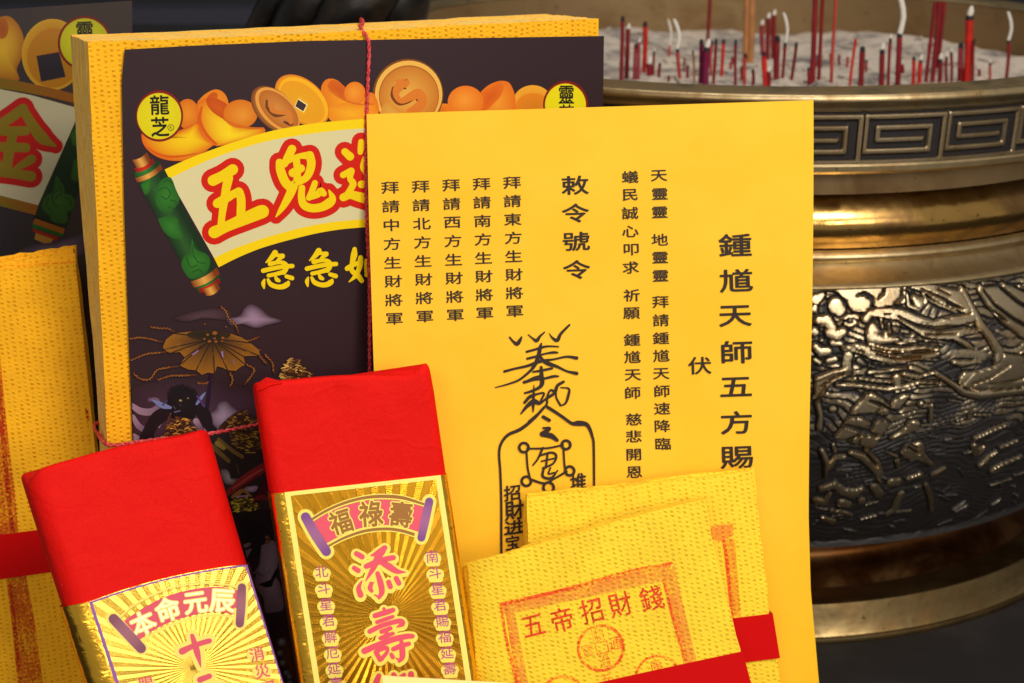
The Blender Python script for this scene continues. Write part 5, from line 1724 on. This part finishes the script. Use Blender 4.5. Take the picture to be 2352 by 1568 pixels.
mb = MB()
for k, (dl, dr, dt) in enumerate(((0, 0, 0), (-6, 1, 6), (-10, 2, 10), (-13, 0, 14))):
    slab(mb, S5, [(1073 + dl, 1294 + dt), (1082 + dl, 1400), (1097 + dl, 1568)], [(1621 + dr, 1146), (1636 + dr, 1244), (1651 + dr, 1297), (1696 + dr, 1481), (1722 + dr, 1568)], 0.0030, 34, 34,
         [(1073 + dl, 1294 + dt), (1160, 1270 + dt * .4), (1259, 1243), (1410, 1199), (1530, 1167), (1621 + dr, 1146)], w0=-k * 0.0034, rag=0.0002, wf=front_w)
fs5 = mb.build("folded_sheets", [M_crepe_pale, M_crepe_pale], front)
mb = MB()
pf = Print(S5, mb, 0.00025, front_w)


def band_poly(a, b, c0, c1, n_=24):
    for i in range(n_):
        q = []
        for t in (i / n_, (i + 1) / n_):
            q.append(((a[0][0] + (a[1][0] - a[0][0]) * t, a[0][1] + (a[1][1] - a[0][1]) * t), (b[0][0] + (b[1][0] - b[0][0]) * t, b[0][1] + (b[1][1] - b[0][1]) * t)))
        i4 = [pf.v(RB(*q[0][0]), c0), pf.v(RB(*q[0][1]), c1), pf.v(RB(*q[1][1]), c1), pf.v(RB(*q[1][0]), c0)]
        P_ = [mb.v[k] for k in i4]
        ar = (P_[1][0] - P_[0][0]) * (P_[2][1] - P_[0][1]) - (P_[1][1] - P_[0][1]) * (P_[2][0] - P_[0][0])
        mb.face(i4 if ar > 0 else i4[::-1], 0)
    pf.up()


band_poly(((310, 940), (1358, 690)), ((335, 1005), (1310, 800)), C(255, 128, 56), C(255, 172, 66))
band_poly(((335, 955), (405, 1421)), ((400, 1000), (480, 1421)), C(255, 118, 50), C(255, 178, 66))
band_poly(((1300, 795), (1440, 1310)), ((1370, 700), (1510, 1300)), C(255, 128, 54), C(255, 172, 62))
for s_ in ([(312, 945, 9), (345, 1150, 9), (408, 1421, 10)], [(1302, 795, 7), (1360, 1020, 8), (1438, 1310, 8)], [(315, 938, 10), (700, 850, 10), (1100, 740, 8), (1355, 690, 7)]):
    pf.stroke(RB.st(s_), RK)
for ch, c_ in zip("五帝招財錢", ((510, 1070), (685, 1035), (865, 982), (1042, 942), (1232, 905))):
    pf.text(ch, RB(*c_), RB.r(140), RB.r(150), C(255, 92, 44), rot=14, bold=0.012)
pf.ring(RB(922, 1208), RB.r(138), RB.r(9), RK)
pf.ring(RB(1272, 1392), RB.r(135), RB.r(8), RK)
pf.ring(RB(690, 1520), RB.r(138), RB.r(9), RK)
for a, b_2 in (((885, 1180), (958, 1166)), ((958, 1166), (972, 1230)), ((972, 1230), (902, 1248)), ((902, 1248), (885, 1180))):
    pf.stroke(RB.st([(a[0], a[1], 4), (b_2[0], b_2[1], 4)]), C(255, 100, 44))
for ch, c_ in (("順", (905, 1130)), ("治", (945, 1288)), ("寳", (842, 1226)), ("通", (1010, 1180))):
    pf.text(ch, RB(*c_), RB.r(78), RB.r(84), C(255, 100, 44), rot=14, bold=-0.006)
pf.text("康", RB(1262, 1318), RB.r(78), RB.r(84), C(255, 100, 44), rot=14)
pf.text("五", RB(955, 1400), RB.r(70), RB.r(70), RK, rot=14)
mb.build("red_stamp", M_stamp, fs5)
mb = MB()
bw = lambda u, v: front_w(u, v)
slab(mb, S5, [(1092, 1630), (1118, 1725)], [(1703, 1495), (1728, 1592)], 0.0004, 30, 8, w0=0.0012, to_table=False, wf=bw)
slab(mb, S5, [(1703, 1495), (1728, 1592)], [(1705, 1494.5), (1730, 1591.5)], 0.0125, 2, 6, w0=0.0012, to_table=False, wf=bw)
mb.build("red_band", [M_band, M_band], front)

# ================================================================ crepe bundle, lower left
S3 = Sheet((172, 604), 0.745, 10, 8, 3, base_px=90)
lb = root("crepe_paper_bundle", "deep yellow crepe paper bundle at the left edge, red stamp streak and red band", "paper bundle", S3.M, "red-banded crepe paper bundles")
LZ = Zm(0, 900, 536 / 600)
mb = MB()
wl = lambda u, v: 0.0008 * math.sin(u * 50 + v * 9)
slab(mb, S3, [(-190, 636), (-175, 1040), (-160, 1568)], [(173, 606), (219, 1040), (285, 1568)], 0.0035, 30, 40, [(-190, 636), (0, 621), (100, 612), (173, 606)], wf=wl)
for k in range(3):
    slab(mb, S3, [(-190, 640), (-175, 1040), (-160, 1568)], [(169 - 8 * (k > 0) + k * 2, 577 + 9 * (k == 0) - 4 * k), (217, 1040), (283, 1568)], 0.0035, 24, 34, [(-190, 622 - 3 * k), (0, 606 - 6 * k), (100, 590 - 6 * k), (169 - 8 * (k > 0) + k * 2, 577 + 9 * (k == 0) - 4 * k)],
         w0=-0.0042 - k * 0.0040, rag=0.0003, wf=wl)
fs3 = mb.build("folded_sheets", [M_crepe, M_crepe], lb)
mb = MB()
pl_ = Print(S3, mb, 0.00025, wl)
for pts_ in ([(-20, 430, 22), (-12, 700, 40), (0, 900, 52), (8, 1060, 58)], [(55, 1190, 34), (80, 1350, 40), (105, 1568, 44), (120, 1700, 44)]):
    pl_.stroke(LZ.st(pts_), lambda t: C(206, 84, 14))
for pts_ in ([(-8, 480, 6), (20, 800, 8), (45, 1040, 8)], [(35, 1195, 5), (55, 1400, 6), (72, 1568, 6)], [(300, 620, 5), (306, 655, 5)]):
    pl_.stroke(LZ.st(pts_), C(190, 44, 10))
for i in range(11):
    x_ = -40 + i * 20
    pl_.stroke([(x_, 613 - i * 1.05, .9), (x_ + 12, 612.3 - i * 1.05, .9)], C(180, 40, 10), resample=False)
mb.build("red_stamp", M_stamp, fs3)
mb = MB()
slab(mb, S3, [(-200, 1252), (-190, 1355)], [(230, 1196), (250, 1292)], 0.0004, 20, 6, w0=0.0014, to_table=False, wf=wl)
slab(mb, S3, [(230, 1196), (250, 1292)], [(232, 1195.5), (252, 1291.5)], 0.017, 2, 6, w0=0.0014, to_table=False, wf=wl)
mb.build("red_band", [M_band, M_band], lb)


# ================================================================ red and gold packets
def packet(S, uL, uR, vTf, D, rc, sleeve, name, label, tip, parent_group, ears):
    """uL(v), uR(v): edges in the sheet frame; sleeve(u): height of the gold sleeve's upper edge"""
    rt = root(name, label, "packet", S.M, parent_group)
    vT = vTf((uL(S.table_v(0) + 0.15) + uR(S.table_v(0) + 0.15)) / 2)
    def loop(v, grow=0.0, inset=0.0, n=8):
        a, b = uL(v) - grow + inset, uR(v) + grow - inset
        z0, z1 = grow - inset, -D - grow + inset
        r = max(0.0008, rc - inset * 0.5)
        pts = []
        for (cx_, cz_, a0) in ((b - r, z0 - r, 0), (a + r, z0 - r, 90), (a + r, z1 + r, 180), (b - r, z1 + r, 270)):
            for k in range(n + 1):
                t = math.radians(a0 + 90 * k / n)
                pts.append((cx_ + r * math.cos(t), cz_ + r * math.sin(t)))
        # extra points along the broad faces
        out = []
        for i, p in enumerate(pts):
            out.append(p)
            q = pts[(i + 1) % len(pts)]
            if abs(q[0] - p[0]) > 0.02:
                for k in range(1, 44):
                    out.append((p[0] + (q[0] - p[0]) * k / 44, p[1] + (q[1] - p[1]) * k / 44))
        return out
    vB = S.table_v((uL(0) + uR(0)) / 2) + 0.0025
    # red wrapper
    b = MB()
    rows = []
    nrow = 46
    for j in range(nrow):
        v = vB + (vT - 0.0030 - vB) * j / (nrow - 1)
        rows.append([(x, v, z) for x, z in loop(v)])
    for k in range(1, 7):
        t = math.radians(90 * k / 6)
        v = vT - 0.0030 + 0.0030 * math.sin(t)
        ins = 0.0022 * (1 - math.cos(t))
        rows.append([(x, v, z) for x, z in loop(v, inset=ins)])
    out = []
    for row in rows:
        o2 = []
        for (x, v, z) in row:
            near = math.exp(-((vT - v) / 0.010) ** 2)
            a, b_3 = uL(vT), uR(vT)
            dv = 0.0
            for (eu, ez, amp, rad) in ears:
                e_ = a if eu == 0 else b_3
                d2 = ((x - e_) / rad) ** 2 + ((z - ez) / 0.008) ** 2
                dv += amp * math.exp(-d2) * math.exp(-((vT - v) / 0.006) ** 2)
            wr = (0.0004 * math.sin(x * 210 + v * 90) + 0.0004 * math.sin(x * 95 - v * 260 + 1.7)) * math.exp(-((vT - v) / 0.018) ** 2)
            wr += 0.0004 * math.sin(x * 60 + v * 44)
            slope = (vTf(x) - vT) * min(1.0, max(0.0, (v - vB) / (vT - vB)))
            o2.append((x, v + slope + dv + 0.0010 * near * math.sin(x * 70 + 0.6), z + wr * (1 if z > -D / 2 else -1)))
        out.append(o2)
    ids = b.grid(out, closed=True, flip=True)
    cu = (uL(vT) + uR(vT)) / 2
    c = b.vert((cu, vTf(cu) + 0.0006, -D / 2))
    last = ids[-1]
    for i in range(len(last)):
        b.face((c, last[(i + 1) % len(last)], last[i]))
    c2 = b.vert((cu, vB, -D / 2))
    for i in range(len(ids[0])):
        b.face((c2, ids[0][i], ids[0][(i + 1) % len(last)]))
    wrap = b.build("red_wrapper", M_red, rt)
    # gold sleeve
    b = MB()
    rows = []
    vM = sleeve((uL(vT) + uR(vT)) / 2)
    for j in range(26):
        t = j / 25
        rows.append([(x, vB + (sleeve(x) - vB) * t, z) for x, z in loop(vB + (vM - vB) * t, grow=0.0007)])
    b.grid(rows, closed=True, flip=True)
    b.grid([rows[-1], [(x * 1.0, v, z * (1.0) - (0.0009 if z > -D / 2 else -0.0009)) for x, v, z in rows[-1]]], closed=True, flip=True)
    slv = b.build("gold_sleeve", M_foil, rt)
    return wrap, slv


def lin2(S, p, q):
    a, b = S.uv(p), S.uv(q)
    return lambda v: a[0] + (b[0] - a[0]) * (v - a[1]) / (b[1] - a[1])


# ---- middle packet
R4, R5, ZM = Zm(1160, 1900, 3.92), Zm(1300, 2080, 980 / 360), Zm(980, 1400, 1149 / 920)
Y6 = min(S2.hit((990, 866)).y, S1.hit((990, 866)).y) - 0.030
S6 = Sheet((990, 866), Y6, 19, 15, 7.6, base_px=880)
RC = 0.0055
l6, r6 = lin2(S6, (652, 1131), (720, 1564)), lin2(S6, (1012, 1091), (1083, 1564))
uL6, uR6 = (lambda v: l6(v) - RC * 0.9), (lambda v: r6(v) + RC * 0.55)
ta6, tb6 = S6.uv((606, 872)), S6.uv((985, 862))
vT6 = lambda u: ta6[1] + (tb6[1] - ta6[1]) * (u - ta6[0]) / (tb6[0] - ta6[0])
sa, sb = S6.uv((652, 1131)), S6.uv((1012, 1091))
sl6 = lambda u: sa[1] + (sb[1] - sa[1]) * (u - sa[0]) / (sb[0] - sa[0])
wr6, pk6 = packet(S6, uL6, uR6, vT6, 0.024, RC, sl6, "joss_packet", "red wrapped packet with gold label, standing in front of the yellow sheet, upright pointed corner", None, "red and gold joss packets",
             ((1, -0.003, 0.0075, 0.008), (0, -0.010, -0.0025, 0.006), (0, -0.004, 0.0012, 0.003)))
f_ = MB()
q = [S6.uv(p) for p in ((589, 897), (596, 878), (612, 866), (636, 872), (648, 880), (622, 884), (604, 894))]
top_ = [(u, v, -0.0035 + 0.0042 * k) for (u, v), k in zip(q, (0, .3, .7, 1, .9, 1.0, .9))]
bot_ = [(u, v - 0.0004, w - 0.0012) for u, v, w in top_]
f_.grid([top_, bot_], closed=True)
c = f_.vert((sum(p[0] for p in top_) / 7, sum(p[1] for p in top_) / 7, sum(p[2] for p in top_) / 7 + 0.0006))
ii = [f_.vert(p) for p in top_]
for i in range(7):
    f_.face((c, ii[(i + 1) % 7], ii[i]))
f_.build("folded_corner", M_red, wr6)
CRE, PNK, PUR, DGO = C(252, 230, 92, .95), C(232, 76, 96), C(146, 78, 136), C(160, 100, 6)
cx6, cy6 = S6.uv(R5(560, 860))
M_ray6 = ray_foil("ray_embossed_gold_foil", cx6, cy6, C(232, 166, 40), 27.0, 0.45)
mb = MB()
pm = Print(S6, mb, 0.0009)


def label_panel(pr_, mb_, L, R, m, topf=None):
    """the flat front of the sleeve between two edges, down to the foot"""
    l_, r_ = [pr_.s.uv(p) for p in L], [pr_.s.uv(p) for p in R]
    def ext(q):
        (a, b), (c_, d) = q
        v = pr_.s.table_v(a) + 0.004
        return (a + (c_ - a) * (v - b) / (d - b), v)
    le, re = ext(l_), ext(r_)
    ids = []
    for i in range(21):
        t = i / 20
        u0, v0 = l_[0][0] + (r_[0][0] - l_[0][0]) * t, l_[0][1] + (r_[0][1] - l_[0][1]) * t
        if topf:
            v0 = topf(u0)
        u1, v1 = le[0] + (re[0] - le[0]) * t, le[1] + (re[1] - le[1]) * t
        ids.append((mb_.vert((u0, v0, pr_.w), (1, 1, 1), (u0, v0)), mb_.vert((u1, v1, pr_.w), (1, 1, 1), (u1, v1))))
    for a, b_3 in zip(ids, ids[1:]):
        mb_.face((a[0], a[1], b_3[1], b_3[0]), m)
    pr_.up(20)
    return [k for q in ids for k in q]


i4 = label_panel(pm, mb, [(653, 1130), (721, 1564)], [(1011, 1090.5), (1082, 1564)], 0)
for k in i4:
    mb.c[k] = (*C(252, 232, 110), 1)
label_panel(pm, mb, [(667, 1138), (734, 1564)], [(1000, 1101), (1069, 1564)], 1)
pm.w += 0.0002
gold_arc = C(252, 220, 90)
HAL = R4.r(46)
rl_ = [[(108, 430, 72), (260, 700, 76), (425, 955, 72)], [(1992, 195, 62), (1932, 470, 66), (1872, 745, 60)]]
for s_ in rl_:
    pm.stroke(R4.st(s_), CRE, extra=R4.r(50))
pm.poly([p for p in catmull(R4.pl([(180, 455), (420, 310), (700, 190), (1000, 110), (1300, 80), (1600, 108), (1920, 215)]), 4)] + [p for p in reversed(catmull(R4.pl([(450, 905), (700, 780), (1000, 680), (1300, 642), (1550, 668), (1815, 750)]), 4))], DGO)
for s_ in ([(180, 450, 8), (420, 306, 8), (700, 186, 8), (1000, 108, 8), (1300, 82, 8), (1600, 108, 8), (1920, 212, 8)], [(450, 905, 9), (700, 778, 9), (1000, 678, 9), (1300, 644, 9), (1550, 668, 9), (1815, 748, 9)],
           [(215, 492, 10), (440, 360, 10), (700, 250, 10), (1000, 172, 10), (1300, 152, 10), (1600, 178, 10), (1925, 268, 10)], [(440, 842, 18), (700, 708, 18), (1000, 606, 18), (1300, 572, 18), (1550, 594, 18), (1820, 672, 16)]):
    pm.stroke(R4.st(s_), CRE)
pm.poly([p for p in catmull(R4.pl([(230, 508), (440, 378), (700, 268), (1000, 190), (1300, 168), (1600, 194), (1925, 286)]), 4)] + [p for p in reversed(catmull(R4.pl([(435, 828), (700, 690), (1000, 588), (1300, 555), (1550, 577), (1825, 658)]), 4))], PNK)
for ch, c_, w_, rot in (("福", (640, 505), 330, 17), ("祿", (1105, 382), 350, 4), ("壽", (1562, 392), 345, -6)):
    pm.text(ch, R4(*c_), R4.r(w_), R4.r(w_ * 1.1), CRE, rot=rot, bold=0.075)
    pm.text(ch, R4(*c_), R4.r(w_), R4.r(w_ * 1.1), DGO, rot=rot, bold=0.03)
for s_ in rl_:
    pm.stroke(R4.st(s_), lambda t: mixc(C(124, 62, 134), C(160, 92, 140), math.sin(math.pi * t)))
for ch, cs in (("北斗星君解厄延壽", [(337, 1030), (347, 1110), (358, 1190), (370, 1268), (380, 1346), (390, 1424), (398, 1500), (407, 1572)]),
               ("南斗星君賜福延壽", [(873, 958), (887, 1035), (899, 1115), (911, 1193), (922, 1270), (933, 1346), (945, 1424), (958, 1500)])):
    for c_ in cs:
        pm.stroke(ZM.st([(c_[0] - 16, c_[1] + 5, 27), (c_[0] + 18, c_[1] + 5, 27)]), CRE, resample=False)
        pm.stroke(ZM.st([(c_[0] - 18, c_[1] + 30, 14), (c_[0] + 26, c_[1] + 28, 14)]), CRE, resample=False)
    for ch1, c_ in zip(ch, cs):
        pm.text(ch1, ZM(c_[0], c_[1] - 4), ZM.r(62), ZM.r(60), C(190, 70, 120), rot=6, bold=0.012)
tian = [[(232, 195, 28), (290, 228, 30)], [(208, 348, 26), (250, 375, 28)], [(288, 485, 8), (255, 560, 26), (275, 632, 32)], [(530, 135, 30), (460, 188, 32), (388, 216, 10)], [(505, 165, 38), (450, 250, 36), (420, 330, 30), (380, 400, 22), (328, 487, 5)],
        [(335, 330, 28), (450, 285, 34), (560, 250, 30), (622, 238, 28)], [(500, 288, 30), (580, 335, 36), (660, 382, 28), (752, 392, 5)], [(455, 405, 25), (485, 500, 32), (500, 600, 30), (470, 665, 16)], [(470, 655, 14), (425, 632, 8)],
        [(388, 512, 22), (375, 560, 26), (392, 590, 20)], [(400, 515, 12), (414, 498, 5)], [(572, 498, 28), (590, 545, 28)], [(652, 458, 28), (680, 508, 28)]]
shou = [[(428, 852, 28), (540, 818, 30), (618, 792, 26)], [(522, 778, 18), (530, 800, 20)], [(450, 920, 22), (540, 888, 22), (615, 862, 20)], [(372, 1018, 26), (480, 965, 26), (600, 926, 26), (700, 908, 28), (716, 940, 28), (660, 972, 8)], [(498, 1020, 26), (590, 985, 24)], [(485, 1090, 22), (560, 1060, 25), (618, 1040, 20)], [(560, 1000, 18), (540, 1060, 18)],
        [(315, 1225, 34), (450, 1165, 32), (600, 1108, 32), (750, 1072, 30), (822, 1068, 26)], [(440, 1238, 28), (480, 1318, 24)], [(450, 1222, 25), (545, 1190, 24), (555, 1235, 20), (495, 1310, 24)], [(622, 1205, 26), (700, 1172, 28), (785, 1148, 24)], [(705, 1115, 20), (715, 1200, 32), (715, 1290, 30), (682, 1335, 16)], [(685, 1320, 12), (650, 1300, 8)], [(600, 1262, 22), (615, 1290, 24)]]
third = [[(468, 1485, 26), (440, 1560, 34), (420, 1640, 34)], [(625, 1475, 28), (660, 1520, 20)], [(735, 1475, 22), (690, 1510, 24)], [(808, 1468, 32), (812, 1540, 32)], [(560, 1600, 30), (860, 1580, 30)]]
for grp in (tian, shou, third):
    for s_ in grp:
        pm.stroke(R5.st([(x, y + 10, r) for x, y, r in s_]), CRE, extra=R5.r(34))
for grp in (tian, shou, third):
    for s_ in grp:
        pm.stroke(R5.st(s_), PNK)
mb.build("label", [M_lab, M_ray6], pk6)

# ---- left packet
R6 = Zm(400, 2200, 3.36)
Y7 = S1.hit((470, 1000)).y - 0.032
S7 = Sheet((470, 1000), Y7, 25, 26, 14.5, base_px=420)
RC7 = 0.010
l7, r7 = lin2(S7, (205, 1382), (264, 1565)), lin2(S7, (567, 1296), (649, 1565))
uL7, uR7 = (lambda v: l7(v) - RC7 * 0.92), (lambda v: r7(v) + 0.0012)
ta7, tb7 = S7.uv((87, 1070)), S7.uv((445, 993))
vT7 = lambda u: ta7[1] + (tb7[1] - ta7[1]) * (u - ta7[0]) / (tb7[0] - ta7[0])
sc_, sd_ = S7.uv((205, 1381)), S7.uv((567, 1296))
se_ = S7.uv((389, 1325))
lk = (se_[1] - (sc_[1] + (sd_[1] - sc_[1]) * (se_[0] - sc_[0]) / (sd_[0] - sc_[0])))
sl7 = lambda u: sc_[1] + (sd_[1] - sc_[1]) * (u - sc_[0]) / (sd_[0] - sc_[0]) + lk * max(0.0, 1 - ((u - se_[0]) / (0.5 * (sd_[0] - sc_[0]))) ** 2)
wr7, pk7 = packet(S7, uL7, uR7, vT7, 0.027, RC7, sl7, "joss_packet", "red wrapped packet with shining gold label edged in purple, leaning at the lower left", None, "red and gold joss packets",
             ((1, -0.003, 0.0022, 0.008), (0, -0.006, -0.0042, 0.006)))
cx7, cy7 = S7.uv(R6(1190, 1330))
M_ray7 = ray_foil("glare_lit_ray_gold_foil", cx7, cy7, C(252, 206, 84), 27.0, 0.84)  # same foil as the other label, base lightened to imitate lamp glare
mb = MB()
pn = Print(S7, mb, 0.0009)
i4 = label_panel(pn, mb, [(204, 1383), (263, 1565)], [(567, 1297), (649, 1565)], 0, lambda u: sl7(u) - 0.0002)
for k in i4:
    mb.c[k] = (*C(136, 70, 150), 1)
label_panel(pn, mb, [(212, 1385), (272, 1565)], [(563.5, 1303), (645.5, 1565)], 1, lambda u: sl7(u) - 0.0011)
pn.w += 0.0002
PN7, CR7 = C(214, 62, 84), C(252, 222, 90, .95)
rl7 = [[(135, 695, 66), (320, 890, 68), (495, 1080, 64)], [(1810, 285, 54), (1800, 520, 58), (1782, 755, 54)]]
for s_ in rl7:
    pn.stroke(R6.st(s_), CR7, extra=R6.r(34))
pn.poly([p for p in catmull(R6.pl([(270, 722), (500, 565), (800, 410), (1150, 312), (1500, 275), (1770, 322)]), 4)] + [p for p in reversed(catmull(R6.pl([(480, 965), (700, 822), (950, 712), (1250, 632), (1500, 610), (1730, 642)]), 4))], PN7)
for s_ in ([(205, 690, 14), (420, 505, 14), (800, 315, 14), (1200, 232, 14), (1600, 246, 14), (1745, 285, 14)], [(205, 712, 5), (420, 530, 5), (800, 342, 5), (1200, 258, 5), (1600, 270, 5), (1740, 305, 5)], [(500, 995, 18), (700, 862, 18), (950, 750, 18), (1250, 668, 18), (1500, 648, 18), (1700, 672, 18)]):
    pn.stroke(R6.st(s_), CR7 if s_[0][2] > 6 else C(190, 140, 20))
for ch, c_, w_, rot in (("本", (518, 750), 310, 24), ("命", (842, 572), 310, 18), ("元", (1205, 488), 300, 8), ("辰", (1552, 462), 320, -3)):
    pn.text(ch, R6(*c_), R6.r(w_), R6.r(w_ * 0.98), CR7, rot=rot, bold=0.055)
    pn.text(ch, R6(*c_), R6.r(w_), R6.r(w_ * 0.98), C(255, 246, 190, .98), rot=rot, bold=0.02)
for s_ in rl7:
    pn.stroke(R6.st(s_), lambda t: mixc(C(120, 48, 72), C(150, 80, 96), math.sin(math.pi * t)))
shi = [[(1160, 915, 28), (1190, 1010, 38), (1230, 1150, 40), (1272, 1318, 8)], [(1030, 1118, 46), (1150, 1060, 36), (1300, 1005, 35), (1385, 982, 34)]]
er = [[(1262, 1490, 40), (1385, 1442, 36)], [(1130, 1720, 44), (1330, 1650, 40), (1520, 1580, 40)]]
for grp in (shi, er):
    for s_ in grp:
        pn.stroke(R6.st(s_), CR7, extra=R6.r(58))
for grp in (shi, er):
    for s_ in grp:
        pn.stroke(R6.st(s_), PN7)
for ch, cs in (("消災賜福", [(2003, 1155), (2078, 1378), (2150, 1600), (2220, 1820)]), ("賜福", [(560, 1545), (640, 1780)])):
    for c_ in cs:
        pn.stroke(R6.st([(c_[0] - 50, c_[1] + 6, 84), (c_[0] + 40, c_[1] + 6, 84)]), CR7, resample=False)
    for ch1, c_ in zip(ch, cs):
        pn.text(ch1, R6(*c_), R6.r(190), R6.r(180), PN7, rot=12, bold=0.02)
mb.build("label", [M_lab, M_ray7], pk7)

# ================================================================ pale card edge at the bottom
S8 = Sheet((1000, 1560), 0.585, 22, 2, base_px=1020)
mb = MB()
slab(mb, S8, [(878, 1552), (882, 1600)], [(1166, 1569), (1168, 1610)], 0.0012, 12, 8)
cc_ = mb.build("pale_card", [M_cream, M_cream], M=S8.M)
tag(cc_, "pale cream card whose upper edge just shows at the foot of the gold packet", "card")
bpy.context.view_layer.update()
